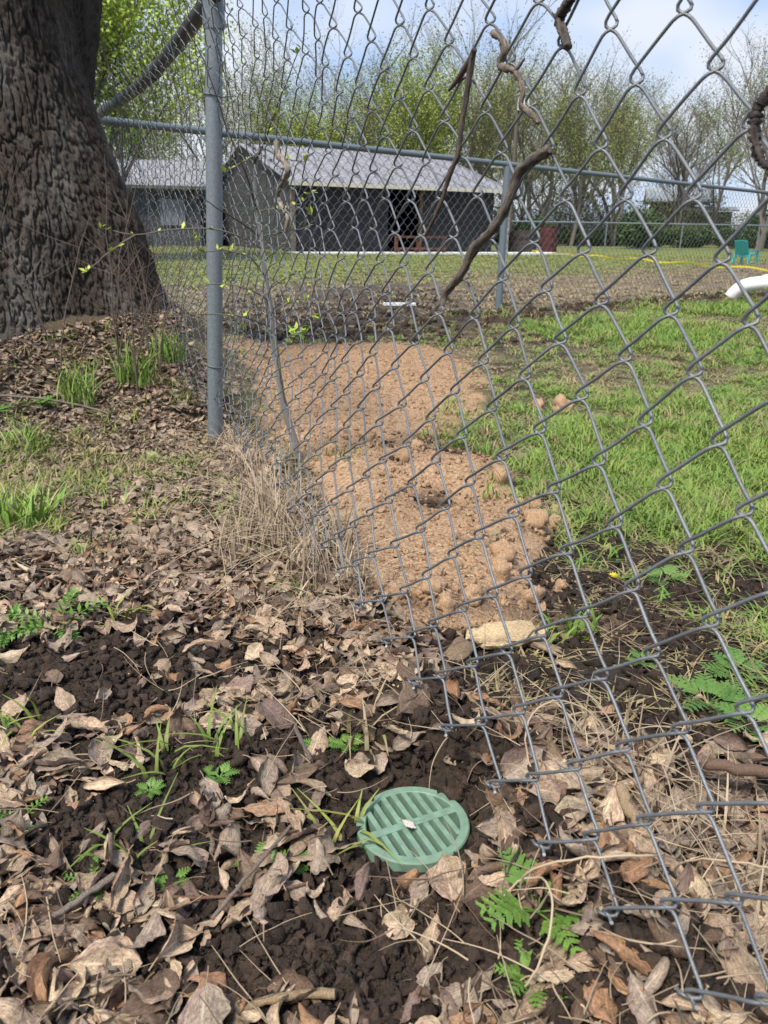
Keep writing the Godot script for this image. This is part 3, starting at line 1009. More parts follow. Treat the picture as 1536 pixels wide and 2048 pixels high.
func build_near_fence() -> void:
	var t := thing("chain_link_fence", "sagging chain-link fence with a galvanized post, its loose mesh pulled up beside the drain grate", "fence")
	put("post", pipe(POST_B, POST_T - Vector3(0, 0.03, 0), 0.0235, 28).mesh(M.pipe), t)
	var cap := Geo.new()
	cap.tube(PackedVector3Array([POST_T - Vector3(0, 0.065, 0), POST_T - Vector3(0, 0.06, 0), POST_T - Vector3(0, 0.02, 0), POST_T + Vector3(0, 0.02, 0), POST_T + Vector3(0, 0.04, 0)]), PackedFloat32Array([0.0255, 0.030, 0.030, 0.027, 0.012]), 24, Color(0.8, 0.8, 0.82))
	put("post_cap", cap.mesh(M.pipe), t)
	var rt := POST_T + Vector3(0, 0.012, 0)
	var dir := (rt - RAIL_T).normalized()
	var fwd := rt + dir * 2.9
	var rg := Geo.new()
	var rp := PackedVector3Array()
	for q in 25:
		var u := q / 24.0
		rp.append(RAIL_T.lerp(rt, u) - Vector3(0, 0.045 * pow(sin(PI * pow(u, 1.25)), 1.1), 0))
	rg.tube(rp, PackedFloat32Array([0.0225]), 22, Color(0.42, 0.38, 0.33))
	put("top_rail", rg.mesh(M.pipe), t)
	put("top_rail", pipe(rt + dir * 0.01, fwd, 0.0205, 22, Color(0.42, 0.38, 0.33)).mesh(M.pipe), t)
	var mid := RAIL_T.lerp(rt, 0.62) - Vector3(0, 0.0445, 0)
	put("rail_sleeve", pipe(mid - dir * 0.07, mid + dir * 0.07, 0.0262, 22, Color(0.36, 0.31, 0.26)).mesh(M.pipe), t)
	for s in [0.12, 0.33, 0.52, 0.66, 0.82, 1.2, 1.5, 1.8]:
		put("tie_wire", ring(RAIL_T + (rt - RAIL_T) * s - Vector3(0, 0.045 * pow(maxf(sin(PI * pow(minf(s, 1.0), 1.25)), 0.0), 1.1), 0), dir, 0.0255, 0.0018, Vector3(0.01, -0.05, 0.0)).mesh(M.wire), t)
	var pdir := (POST_T - POST_B).normalized()
	for y in [0.115, 0.86]:
		var at := POST_B.lerp(POST_T, (y - POST_B.y) / (POST_T.y - POST_B.y))
		put("tie_wire", ring(at, (pdir + Vector3(0.12, 0, 0)).normalized(), 0.0262, 0.0018, Vector3(0.045, 0.006, -0.01)).mesh(M.wire), t)
	for k in range(-36, 17):
		var r1 := 9
		if k < -8: r1 = 10
		if k < -22: r1 = 12
		put("wire", fence_wire(k, -16, r1, 7 if k > -14 else 5, k < -18).mesh(M.wire), t)
	for k in range(-92, -36):
		put("wire", fence_wire(k, -16, 13, 4, true).mesh(M.wire), t)

# ---------- the back fence and the far one
func build_back_fence() -> void:
	var o := Vector3(BACK0.x, 0, -BACK0.y)
	var d := Vector3(BACKD.x, 0, -BACKD.y)
	var t := thing("chain_link_fence", "straight chain-link fence across the back of the yard with round top rail", "fence", o)
	put("top_rail", pipe(d * -0.1 + Vector3(0, 1.053, 0), d * 14.5 + Vector3(0, 0.99, 0), 0.021, 14, Color(0.8, 0.85, 0.85)).mesh(M.pipe), t)
	for s in [3.54, 9.9, 13.8]:
		var p: Vector3 = d * s
		var gy := ground(o.x + p.x, -(o.z + p.z))
		put("post", pipe(p + Vector3(0, gy - 0.3, 0.03), p + Vector3(0, 1.03 - s * 0.003, 0.03), 0.030, 16, Color(0.85, 0.9, 0.95)).mesh(M.pipe), t)
		put("rail_clamp", pipe(p + d * -0.03 + Vector3(0, 1.05 - s * 0.004, 0), p + d * 0.03 + Vector3(0, 1.05 - s * 0.004, 0), 0.027, 14).mesh(M.pipe), t)
	var g := Geo.new()
	var g2 := Geo.new()
	for k in 2:
		var path := PackedVector3Array()
		for r in range(0, 29):
			var left := posmod(k + r, 2) == 0
			var sg := 1.0 if left else -1.0
			for i in [0, 3, 6, 8]:
				var x: float = (0.0 if left else 0.043) + sg * SX[i] * 0.043
				path.append(d * x + Vector3(0, 1.04 - (r + SS[i]) * 0.0425, 0) + Vector3(-BACKD.y, 0, -BACKD.x) * (-0.004 * sg * SZ[i]))
		(g if k == 0 else g2).tube(path, PackedFloat32Array([0.0016]), 3, W1, false)
	var m0 := g.mesh(M.wire)
	var m1 := g2.mesh(M.wire)
	for k in 290:
		var w := put("wire", m0 if k % 2 == 0 else m1, t)
		w.position = d * (0.06 + 0.043 * k) + Vector3(0, na.get_noise_1d(k * 3.0) * 0.01 - 0.0002 * k, 0)
	var far := thing("chain_link_fence", "distant low fence line in front of the hedge", "fence", Vector3(3, ground(5, 36), -36))
	put("top_rail", pipe(Vector3(0, 1.15, 0), Vector3(32, 1.12, 2), 0.035, 8, Color(0.8, 0.85, 0.85)).mesh(M.pipe), far)
	put("bottom_rail", pipe(Vector3(0, 0.12, 0), Vector3(32, 0.1, 2), 0.012, 6, Color(0.8, 0.85, 0.85)).mesh(M.pipe), far)
	for k in 11:
		put("post", pipe(Vector3(3.2 * k, -0.2, 0.2 * k), Vector3(3.2 * k, 1.2, 0.2 * k), 0.032, 8).mesh(M.pipe), far)

# ---------- big tree beside the fence
func bark_depth(x: float, y: float, z: float) -> float:   # long fissures broken by cross cracks
	var w := na.get_noise_3d(x * 60.0, y * 40.0, z * 60.0) * 9.0
	var f1 := absf(na.get_noise_3d(x * 430.0 + w, y * 62.0, z * 430.0 + w))
	var f2 := absf(na.get_noise_3d(x * 220.0 + 300.0, y * 330.0 + w, z * 220.0))
	var f3 := na.get_noise_3d(x * 1100.0, y * 500.0, z * 1100.0)
	return 0.0125 * sm(0.0, 0.15, f1) + 0.005 * sm(0.0, 0.08, f2) + 0.008 * f1 + 0.0055 * f3 + 0.0035 * na.get_noise_3d(x * 2300.0, y * 900.0, z * 2300.0)
const TR_Y := [-0.5, 0.0, 0.16, 0.3, 0.52, 0.72, 0.92, 1.10, 1.28, 2.2, 3.2, 4.5]
const TR_R := [0.90, 0.74, 0.645, 0.60, 0.55, 0.475, 0.41, 0.365, 0.35, 0.34, 0.34, 0.33]
func build_big_tree() -> void:
	var t := thing("big_tree", "massive old tree trunk with deeply furrowed dark bark against the fence", "tree", Vector3(TREE.x, 0, -TREE.y))
	var g := Geo.new()
	var na_ := 900
	var nh := 540
	nc.cellular_return_type = FastNoiseLite.RETURN_DISTANCE2_SUB
	for j in nh + 1:
		var y := -0.35 + 3.6 * pow(float(j) / nh, 1.35)
		var R := curve1(TR_Y, TR_R, y)
		for i in na_:
			var a := lerpf(-0.5, 2.4, i / 800.0) if i < 800 else lerpf(2.4, TAU - 0.5, (i - 800) / 100.0)
			var dx := cos(a)
			var dz := sin(a)
			var flare := 1.0 + 0.09 * sin(a * 5.0 + 0.7) * (1.0 - sm(-0.1, 1.0, y))
			var px := dx * R
			var pz := dz * R
			var big := na.get_noise_3d(dx * 9.0, y * 6.0, dz * 9.0)
			var rr_ := R * flare + big * 0.03 + bark_depth(px, y, pz)
			px *= 78.0
			pz *= 78.0
			var tone := 1.0 + 0.45 * na.get_noise_3d(px * 1.6 + 30.0, y * 22.0, pz * 1.6) + 0.25 * nb.get_noise_3d(px * 0.1, y * 3.0, pz * 0.1)
			var grey := sm(-0.2, 0.6, nb.get_noise_3d(px * 0.6, y * 12.0, pz * 0.6 + 9.0))
			var col := Color(0.14, 0.108, 0.087).lerp(Color(0.28, 0.255, 0.23), grey)
			g.add(Vector3(dx * rr_, y, dz * rr_), Vector3.UP, Color(col.r * tone, col.g * tone, col.b * tone), Vector2(a, y))
	for j in nh:
		for i in na_:
			var a := j * na_ + i
			var b := j * na_ + (i + 1) % na_
			g.tri(a, b, b + na_)
			g.tri(a, b + na_, a + na_)
	g.smooth()
	put("trunk", g.mesh(M.bark), t)
	var l := Geo.new()
	var lc := Curve3D.new()
	for q in [Vector3(0.02, 0.7, -0.25), Vector3(0.13, 1.05, -0.34), Vector3(0.21, 1.38, -0.38), Vector3(0.26, 1.7, -0.42), Vector3(0.42, 2.8, -0.5)]:
		lc.add_point(q, Vector3(-0.04, -0.12, 0.05), Vector3(0.04, 0.12, -0.05))
	var lp := PackedVector3Array()
	var lr := PackedFloat32Array()
	for q in 180:
		lp.append(lc.sample_baked(lc.get_baked_length() * q / 179.0, true))
		lr.append(lerpf(0.19, 0.09, pow(q / 179.0, 0.6)))
	l.tube(lp, lr, 150, Color(0.10, 0.08, 0.066))
	for q in l.v.size():
		l.v[q] += l.n[q] * bark_depth(l.v[q].x, l.v[q].y, l.v[q].z)
	l.smooth()
	put("limb", l.mesh(M.bark), t)
	# bare shoots round the foot
	var spots := [Vector2(-0.95, 2.75), Vector2(-0.82, 2.8), Vector2(-1.1, 2.6), Vector2(-1.3, 2.55), Vector2(-0.9, 2.95), Vector2(-1.5, 2.5), Vector2(-0.86, 2.65)]
	for s in spots:
		var b := thing("bare_shoot", "thin bare shoots growing at the foot of the big tree", "shoot", Vector3(s.x, ground(s.x, s.y) - 0.01, -s.y), 0.0, "bare shoots round the tree foot")
		for q in 3:
			var h := rr(0.35, 0.75)
			var lean := Vector3(rr(-0.4, 0.4), 0, rr(-0.25, 0.25))
			var path := PackedVector3Array()
			for i in 7:
				var u := i / 6.0
				path.append(Vector3(0, h * u, 0) + lean * u * u * h + Vector3(rr(-0.012, 0.012), 0, rr(-0.012, 0.012)) * u)
			var gg := Geo.new()
			gg.tube(path, PackedFloat32Array([0.0035, 0.003, 0.0026, 0.0022, 0.0018, 0.0014, 0.001]), 4, Color(0.24, 0.19, 0.15))
			for k in 4:
				var st: Vector3 = path[2 + k % 4]
				var dd := Vector3(rr(-1, 1), rr(0.2, 0.8), rr(-0.6, 0.6)).normalized() * rr(0.08, 0.2)
				gg.tube(PackedVector3Array([st, st + dd * 0.5, st + dd + Vector3(0, 0.01, 0)]), PackedFloat32Array([0.0016, 0.0013, 0.0008]), 3, Color(0.24, 0.19, 0.15))
			put("twig", gg.mesh(M.twig), b)

# ---------- sapling in the mesh
func bud(g: Geo, p: Vector3, d: Vector3, L: float, col: Color) -> void:
	leaflet(g, p, d, Vector3(rr(-0.5, 0.5), 1, rr(-0.5, 0.5)).normalized(), L, L * 0.28, col)
func build_sapling() -> void:
	var V := func(x: float, y: float, z: float) -> Vector3: return Vector3(x, y, z)
	var stem := [Vector3(-0.250, -0.13, -2.19), Vector3(-0.263, -0.066, -2.19), Vector3(-0.294, 0.052, -2.190), Vector3(-0.313, 0.214, -2.190), Vector3(-0.327, 0.349, -2.190), Vector3(-0.338, 0.466, -2.190), Vector3(-0.347, 0.566, -2.190), Vector3(-0.351, 0.651, -2.190), Vector3(-0.334, 0.719, -2.190)]
	var t := thing("sapling", "slender grey sapling with opening buds growing up through the mesh", "sapling", Vector3.ZERO)
	var c3 := Curve3D.new()
	for p in stem:
		c3.add_point(p)
	var path := PackedVector3Array()
	var rad := PackedFloat32Array()
	for i in 40:
		var s := i / 39.0
		path.append(c3.sample_baked(c3.get_baked_length() * s, true) + Vector3(rr(-0.0012, 0.0012), 0, rr(-0.001, 0.001)))
		rad.append(lerpf(0.0105, 0.0042, s) * (1.25 if i in [8, 15, 21, 27, 33] else 1.0))
	var g := Geo.new()
	g.tube(path, rad, 10, Color(0.40, 0.39, 0.37))
	put("stem", g.mesh(M.twig), t)
	var br := {
		"a": [V.call(-0.337,0.47,-2.19),V.call(-0.431,0.515,-2.12),V.call(-0.558,0.513,-2.100),V.call(-0.643,0.500,-2.080),V.call(-0.737,0.516,-2.100)],
		"a2": [V.call(-0.643,0.500,-2.080),V.call(-0.698,0.463,-2.06),V.call(-0.762,0.412,-2.04)],
		"b": [V.call(-0.333,0.40,-2.19),V.call(-0.370,0.453,-2.13),V.call(-0.430,0.467,-2.100),V.call(-0.472,0.463,-2.06),V.call(-0.488,0.502,-2.05)],
		"c": [V.call(-0.327,0.335,-2.19),V.call(-0.374,0.371,-2.12),V.call(-0.451,0.382,-2.100),V.call(-0.511,0.366,-2.09)],
		"d": [V.call(-0.320,0.262,-2.19),V.call(-0.364,0.292,-2.13),V.call(-0.456,0.306,-2.100),V.call(-0.569,0.299,-2.07)],
		"e": [V.call(-0.347,0.564,-2.19),V.call(-0.360,0.651,-2.11),V.call(-0.404,0.757,-2.100),V.call(-0.424,0.838,-2.08),V.call(-0.460,0.921,-2.100),V.call(-0.526,1.017,-2.12)],
		"f": [V.call(-0.346,0.564,-2.19),V.call(-0.276,0.571,-2.17),V.call(-0.225,0.587,-2.18),V.call(-0.205,0.613,-2.19)],
		"g": [V.call(-0.340,0.50,-2.19),V.call(-0.252,0.518,-2.2),V.call(-0.209,0.527,-2.18),V.call(-0.203,0.560,-2.16)],
		"h": [V.call(-0.335,0.44,-2.19),V.call(-0.279,0.479,-2.150),V.call(-0.258,0.506,-2.14),V.call(-0.261,0.554,-2.12)],
		"i": [V.call(-0.328,0.365,-2.19),V.call(-0.261,0.402,-2.17),V.call(-0.229,0.415,-2.15)],
		"j": [V.call(-0.322,0.30,-2.19),V.call(-0.243,0.345,-2.14),V.call(-0.207,0.336,-2.12),V.call(-0.191,0.295,-2.100)],
		"k": [V.call(-0.349,0.68,-2.19),V.call(-0.307,0.736,-2.12),V.call(-0.249,0.846,-2.07),V.call(-0.212,0.915,-2.05)],
		"l": [V.call(-0.340,0.70,-2.19),V.call(-0.372,0.679,-2.15),V.call(-0.417,0.650,-2.12)],
		"m": [V.call(-0.334,0.719,-2.19),V.call(-0.272,0.690,-2.15),V.call(-0.208,0.678,-2.12)],
		"n": [V.call(-0.308,0.18,-2.19),V.call(-0.266,0.228,-2.15),V.call(-0.245,0.261,-2.13)],
		"o": [V.call(-0.285,0.03,-2.19),V.call(-0.299,0.161,-2.150),V.call(-0.297,0.214,-2.14)],
		"p": [V.call(-0.342,0.50,-2.19),V.call(-0.391,0.540,-2.13),V.call(-0.440,0.569,-2.100),V.call(-0.482,0.603,-2.08)]}
	for key in br:
		var cc := Curve3D.new()
		var L: Array = br[key]
		for i in L.size():
			var tan: Vector3 = (L[mini(i + 1, L.size() - 1)] - L[maxi(i - 1, 0)]) * 0.17
			cc.add_point(L[i], -tan, tan)
		var pp := PackedVector3Array()
		var rd := PackedFloat32Array()
		for i in 15:
			pp.append(cc.sample_baked(cc.get_baked_length() * i / 14.0, true) + Vector3(rr(-0.0015, 0.0015), rr(-0.0015, 0.0015), rr(-0.0015, 0.0015)))
			rd.append(lerpf(0.0026, 0.0011, i / 14.0))
		var b := Geo.new()
		var dark: bool = key in ["e", "k", "p"]
		b.tube(pp, rd, 5, Color(0.10, 0.075, 0.06) if dark else Color(0.26, 0.23, 0.19))
		var bn := put("branch", b.mesh(M.twig), t)
		if key in ["e", "p"]:
			continue
		for i in [5, 7, 9, 11, 13, 14]:
			if rng.randf() < 0.2:
				continue
			var lf := Geo.new()
			var col := Color(0.30, 0.40, 0.05).lerp(Color(0.42, 0.48, 0.10), rng.randf())
			var dd := Vector3(rr(-1, 1), rr(-0.1, 1.0), rr(-0.6, 0.8)).normalized()
			var big := 0.025 if key in ["g", "n", "m", "c"] else 0.018
			for q in 2 + rng.randi() % 2:
				bud(lf, pp[i], (dd + Vector3(rr(-0.7, 0.7), rr(-0.4, 0.4), rr(-0.7, 0.7))).normalized(), big * rr(0.6, 1.3), col)
			lf.smooth()
			put("leaf", lf.mesh(M.green_leaf), bn)
	# leaf spray low on the stem
	var lf2 := Geo.new()
	for q in 14:
		bud(lf2, Vector3(-0.245, 0.255, -2.13) + Vector3(rr(-0.02, 0.02), rr(-0.01, 0.02), rr(-0.02, 0.02)), Vector3(rr(-1, 1), rr(-0.4, 0.5), rr(-1, 1)).normalized(), rr(0.018, 0.04), Color(0.28, 0.42, 0.05))
	lf2.smooth()
	put("leaf_spray", lf2.mesh(M.green_leaf), t)

# ---------- dead vines left in the mesh
func vine(called: String, label: String, pts: Array, r0: float, r1: float, col: Color, knobs := 0.25, pale := false) -> Node3D:
	var t := thing(called, label, "dead branch")
	var cc := Curve3D.new()
	for i in pts.size():
		var tan: Vector3 = (pts[mini(i + 1, pts.size() - 1)] - pts[maxi(i - 1, 0)]) * 0.17
		cc.add_point(pts[i], -tan, tan)
	var m := 80
	var g := Geo.new()
	var pp := PackedVector3Array()
	var rd := PackedFloat32Array()
	for i in m:
		pp.append(cc.sample_baked(cc.get_baked_length() * i / (m - 1), true) + Vector3(rr(-1, 1), rr(-1, 1), rr(-1, 1)) * r0 * 0.025)
		rd.append(lerpf(r0, r1, i / float(m - 1)) * (1.0 + knobs * na.get_noise_1d(i * 7.0 + r0 * 9000.0)))
	rd[0] = r0 * 0.45
	rd[m - 1] = r1 * 0.5
	g.tube(pp, rd, 16, col)
	for i in g.v.size():                              # stringy bark
		var q: Vector3 = g.v[i]
		var k := na.get_noise_3d(g.uv[i].x * 160.0, g.uv[i].y * 260.0, g.uv[i].x * 30.0 + g.uv[i].y * 900.0)
		g.v[i] = q + g.n[i] * k * r0 * 0.42
		var tone := 1.0 + k * 1.1
		g.c[i] = Color(col.r * tone, col.g * tone, col.b * tone)
	put("bark_stem", g.mesh(M.twig), t)
	return t
func build_vines() -> void:
	var v := vine("dead_vine", "thick twisted dead vine weathered grey, woven through the mesh", [Vector3(0.061,0.448,-0.888),Vector3(0.065,0.463,-0.887),Vector3(0.079,0.485,-0.861),Vector3(0.088,0.509,-0.851),Vector3(0.103,0.528,-0.820),Vector3(0.112,0.547,-0.805),Vector3(0.118,0.565,-0.799),Vector3(0.122,0.580,-0.793),Vector3(0.131,0.589,-0.776),Vector3(0.141,0.596,-0.753)], 0.0036, 0.0052, Color(0.20, 0.165, 0.135))
	v = vine("dead_vine", "straight slender dead branch leaning in the mesh with a forked top", [Vector3(0.044,0.520,-0.985),Vector3(0.052,0.538,-0.965),Vector3(0.060,0.559,-0.951),Vector3(0.067,0.585,-0.942),Vector3(0.074,0.604,-0.932),Vector3(0.077,0.633,-0.929),Vector3(0.081,0.667,-0.925),Vector3(0.084,0.698,-0.920),Vector3(0.086,0.703,-0.915)], 0.0020, 0.0034, Color(0.15, 0.115, 0.095))
	var fk := Geo.new()
	fk.tube(PackedVector3Array([Vector3(0.064,0.672,-0.963),Vector3(0.072,0.680,-0.945),Vector3(0.080,0.691,-0.926),Vector3(0.0835,0.697,-0.9205)]), PackedFloat32Array([0.0016, 0.003, 0.0035, 0.0032]), 9, Color(0.13, 0.10, 0.085))
	put("fork", fk.mesh(M.twig), v)
	v = vine("dead_vine", "thin knotted dead vine coiled round the upper wires", [Vector3(0.099,0.711,-0.881),Vector3(0.105,0.704,-0.866),Vector3(0.109,0.692,-0.856),Vector3(0.106,0.679,-0.860),Vector3(0.117,0.669,-0.831),Vector3(0.123,0.651,-0.814),Vector3(0.122,0.638,-0.812),Vector3(0.128,0.630,-0.795),Vector3(0.134,0.620,-0.779)], 0.0030, 0.0022, Color(0.24, 0.19, 0.155), 0.6)
	fk = Geo.new()
	fk.tube(PackedVector3Array([Vector3(0.116,0.669,-0.832), Vector3(0.120,0.673,-0.826), Vector3(0.124,0.679,-0.822)]), PackedFloat32Array([0.002, 0.0016, 0.0010]), 6, Color(0.22, 0.18, 0.15))
	put("spur", fk.mesh(M.twig), v)
	v = vine("dead_vine", "broken dark branch stub hanging bent over the top wires", [Vector3(0.157,0.725,-0.746),Vector3(0.147,0.707,-0.766),Vector3(0.144,0.701,-0.774),Vector3(0.146,0.690,-0.766),Vector3(0.150,0.675,-0.754)], 0.0042, 0.0034, Color(0.14, 0.12, 0.105))
	fk = Geo.new()
	fk.tube(PackedVector3Array([Vector3(0.144,0.701,-0.774), Vector3(0.141,0.703,-0.777), Vector3(0.1385,0.706,-0.779)]), PackedFloat32Array([0.002, 0.0013, 0.0006]), 6, Color(0.12, 0.10, 0.09))
	put("spur", fk.mesh(M.twig), v)
	vine("dead_vine", "blackish knotted twig hooked on a wire near the rail end", [Vector3(0.245,0.622,-0.540),Vector3(0.236,0.611,-0.546),Vector3(0.233,0.603,-0.550),Vector3(0.232,0.593,-0.548),Vector3(0.232,0.585,-0.544),Vector3(0.235,0.571,-0.534),Vector3(0.242,0.568,-0.529)], 0.0042, 0.0018, Color(0.08, 0.065, 0.06), 0.7)
	vine("dead_vine", "pale twisted dead vine beside the sapling", [Vector3(-0.236,0.697,-1.775),Vector3(-0.231,0.666,-1.766),Vector3(-0.213,0.649,-1.719),Vector3(-0.206,0.629,-1.703),Vector3(-0.232,0.604,-1.774),Vector3(-0.239,0.585,-1.795),Vector3(-0.225,0.564,-1.754),Vector3(-0.209,0.544,-1.708),Vector3(-0.214,0.515,-1.718)], 0.0062, 0.0042, Color(0.36, 0.31, 0.26))

# ---------- drain grate
func build_grate() -> void:
	var o := thing("drain_grate", "round green plastic drain grate with slanting slots, set in dark soil", "drain grate", Vector3(GRATE.x, 0.0040, -GRATE.y), deg_to_rad(25.0))
	o.rotation.x = deg_to_rad(-3.0)
	var R := 0.0535
	var ri := 0.0445
	var rim := Geo.new()
	var prof := [Vector2(R - 0.0012, 0.0), Vector2(R, -0.0014), Vector2(R, -0.017), Vector2(R - 0.004, -0.018), Vector2(ri, -0.016), Vector2(ri, -0.0008), Vector2(ri + 0.0008, 0.0)]
	var seg := 96
	var np := prof.size()
	for i in seg:
		var a := TAU * i / seg
		for p in prof:
			rim.add(Vector3(cos(a) * p.x, p.y, sin(a) * p.x), Vector3.UP, W1)
	# flat shaded: one face for each strip
	var fl := Geo.new()
	for i in seg:
		var i2 := (i + 1) % seg
		for k in np:
			var k2 := (k + 1) % np
			var q := [rim.v[i * np + k], rim.v[i2 * np + k], rim.v[i2 * np + k2], rim.v[i * np + k2]]
			fl.face(q, W1)
	put("rim", fl.mesh(M.grate), o)
	var cb := Geo.new()
	cb.box(Vector3(0, -0.0102, 0), Vector3(ri * 2.0 + 0.001, 0.0198, 0.0086), W1)
	put("cross_bar", cb.mesh(M.grate), o)
	var pitch := 0.0108
	for k in 7:
		var x := (k - 3) * pitch
		for sgn in [-1.0, 1.0]:
			var e := sqrt(ri * ri - x * x)
			var b := Geo.new()
			var z0 := 0.0043
			b.box(Vector3(x, -0.0107, sgn * (z0 + e + 0.0008) * 0.5), Vector3(0.0052, 0.0198, e + 0.0008 - z0), W1)
			put("bar", b.mesh(M.grate), o)
	# raised lettering worn to a few ridges along the cross bar
	var lt := Geo.new()
	for k in 7:
		lt.box(Vector3(-0.011 + k * 0.0036, 0.0001, rr(-0.0006, 0.0006)), Vector3(0.0022, 0.0007, 0.0030), Color(1.1, 1.15, 1.05), Basis(Vector3.UP, rr(-0.3, 0.3)))
	put("worn_moulding_marks", lt.mesh(M.grate), o)
	var ww: StandardMaterial3D = M.dead_leaf.duplicate()
	ww.albedo_color = lin(0.78, 0.76, 0.72)
	var lf := put("white_leaf_scrap", dead_leaf(3, false))
	lf.material_override = ww
	lf.transform = Transform3D(Basis(Vector3.UP, -0.7).scaled_local(Vector3(0.017, 0.010, 0.017)), Vector3(GRATE.x - 0.004, 0.0090, -GRATE.y + 0.007))
	tag(lf, "small white scrap of leaf lying on the drain grate", "leaf")

# ---------- wood, sticks
func chunk(L: float, W: float, T: float, sd: int, col: Color, bend := 0.0, m: Material = M.wood) -> ArrayMesh:
	var g := Geo.new()
	var nl := 18
	var nw := 16
	for i in nl + 1:
		var s := float(i) / nl
		var taper := pow(sin(PI * clampf(s * 0.9 + 0.05, 0, 1)), 0.14) if i > 0 and i < nl else 0.0
		for j in nw:
			var a := TAU * j / nw
			var y := signf(sin(a)) * pow(absf(sin(a)), 0.4) * T * 0.5
			var z := signf(cos(a)) * pow(absf(cos(a)), 0.4) * W * 0.5
			var k := 1.0 + 0.25 * na.get_noise_2d(s * 26.0 + sd * 40.0, j * 8.0)
			var tone := 1.0 + 0.35 * na.get_noise_2d(s * 14.0 + sd * 7.0, z / W * 190.0) - 0.25 * sm(0.25, 0.5, na.get_noise_2d(s * 70.0, z / W * 60.0 + sd))
			var x := (s - 0.5) * L + na.get_noise_2d(j * 22.0, sd * 9.0 + s * 6.0) * L * 0.2
			g.add(Vector3(x, y * taper * k - bend * (s - 0.5) * (s - 0.5) * L * 4.0, z * taper * k), Vector3.UP, Color(col.r * tone, col.g * tone, col.b * tone))
	for i in nl:
		for j in nw:
			var a := i * nw + j
			var b := i * nw + (j + 1) % nw
			g.tri(a, a + nw, b + nw)
			g.tri(a, b + nw, b)
	g.smooth()
	return g.mesh(m)
func build_wood() -> void:
	var w := put("split_wood", chunk(0.098, 0.038, 0.009, 1, Color(0.74, 0.56, 0.33), 0.0, M.wood))
	w.transform = Transform3D(Basis(Vector3.UP, 0.28) * Basis(Vector3.RIGHT, 0.42), Vector3(0.172, ground(0.172, 0.955) + 0.024, -0.955))
	tag(w, "pale freshly split piece of wood at the sand's edge", "wood")
	w = put("bark_chip", chunk(0.085, 0.026, 0.010, 2, Color(0.36, 0.25, 0.16), 0.12))
	w.transform = Transform3D(Basis(Vector3.UP, 1.05) * Basis(Vector3.RIGHT, 0.5), Vector3(0.108, ground(0.108, 0.92) + 0.014, -0.92))
	tag(w, "curved brown bark chip standing in dark soil below the split wood", "bark chip")
	w = put("bark_chip", chunk(0.06, 0.024, 0.008, 3, Color(0.44, 0.33, 0.22)))
	w.transform = Transform3D(Basis(Vector3.UP, -0.75) * Basis(Vector3.RIGHT, -0.2), Vector3(0.225, ground(0.225, 0.95) + 0.012, -0.95))
	tag(w, "ragged tan bark chip right beside the split wood", "bark chip")
	w = put("bark_chip", chunk(0.07, 0.02, 0.009, 4, Color(0.40, 0.26, 0.15), 0.15))
	w.transform = Transform3D(Basis(Vector3.UP, -0.5) * Basis(Vector3.RIGHT, 0.3), Vector3(0.03, ground(0.03, 0.985) + 0.012, -0.985))
	tag(w, "orange brown curled bark piece at the corner of the sand", "bark chip")
	var sticks := [
		[Vector3(0.080, 0.020, -0.486), Vector3(0.14, 0.024, -0.492), Vector3(0.202, 0.020, -0.500), 0.0034, Color(0.26, 0.175, 0.125), "straight reddish brown broken stick lying below the fence"],
		[Vector3(-0.03, 0.015, -0.405), Vector3(-0.065, 0.014, -0.408), Vector3(-0.10, 0.012, -0.395), 0.0035, Color(0.46, 0.34, 0.2), "short tan stick lying among the leaves"],
		[Vector3(-0.22, 0.02, -0.50), Vector3(-0.245, 0.018, -0.47), Vector3(-0.275, 0.016, -0.435), 0.0028, Color(0.33, 0.27, 0.22), "thin grey stick slanting under two leaves"],
		[Vector3(-0.13, 0.022, -0.46), Vector3(-0.105, 0.03, -0.50), Vector3(-0.08, 0.02, -0.56), 0.0018, Color(0.30, 0.24, 0.19), "slender grey twig crossing the litter"],
		[Vector3(-0.19, 0.012, -0.49), Vector3(-0.13, 0.014, -0.478), Vector3(-0.06, 0.016, -0.50), 0.0013, Color(0.26, 0.14, 0.09), "thin reddish runner lying across the soil"],
		[Vector3(-0.10, 0.012, -0.735), Vector3(-0.085, 0.014, -0.69), Vector3(-0.07, 0.012, -0.655), 0.0026, Color(0.22, 0.18, 0.15), "grey brown twig half buried beside a curled leaf"],
		[Vector3(0.31, 0.05, -0.62), Vector3(0.36, 0.055, -0.60), Vector3(0.42, 0.05, -0.60), 0.006, Color(0.27, 0.17, 0.125), "thick reddish stick in the straw inside the fence"],
		[Vector3(0.205, 0.045, -0.545), Vector3(0.215, 0.03, -0.515), Vector3(0.228, 0.02, -0.49), 0.0055, Color(0.55, 0.40, 0.25), "pale peeled stub of wood poking out of the straw"],
		[Vector3(0.28, 0.03, -0.36), Vector3(0.285, 0.09, -0.39), Vector3(0.295, 0.15, -0.43), 0.0024, Color(0.40, 0.33, 0.24), "upright blurred tan stalk in front of the mesh"],
		[Vector3(-1.3, 0.02, -2.5), Vector3(-1.1, 0.04, -2.55), Vector3(-0.9, 0.02, -2.5), 0.004, Color(0.30, 0.26, 0.22), "long grey fallen twig in front of the trunk"]]
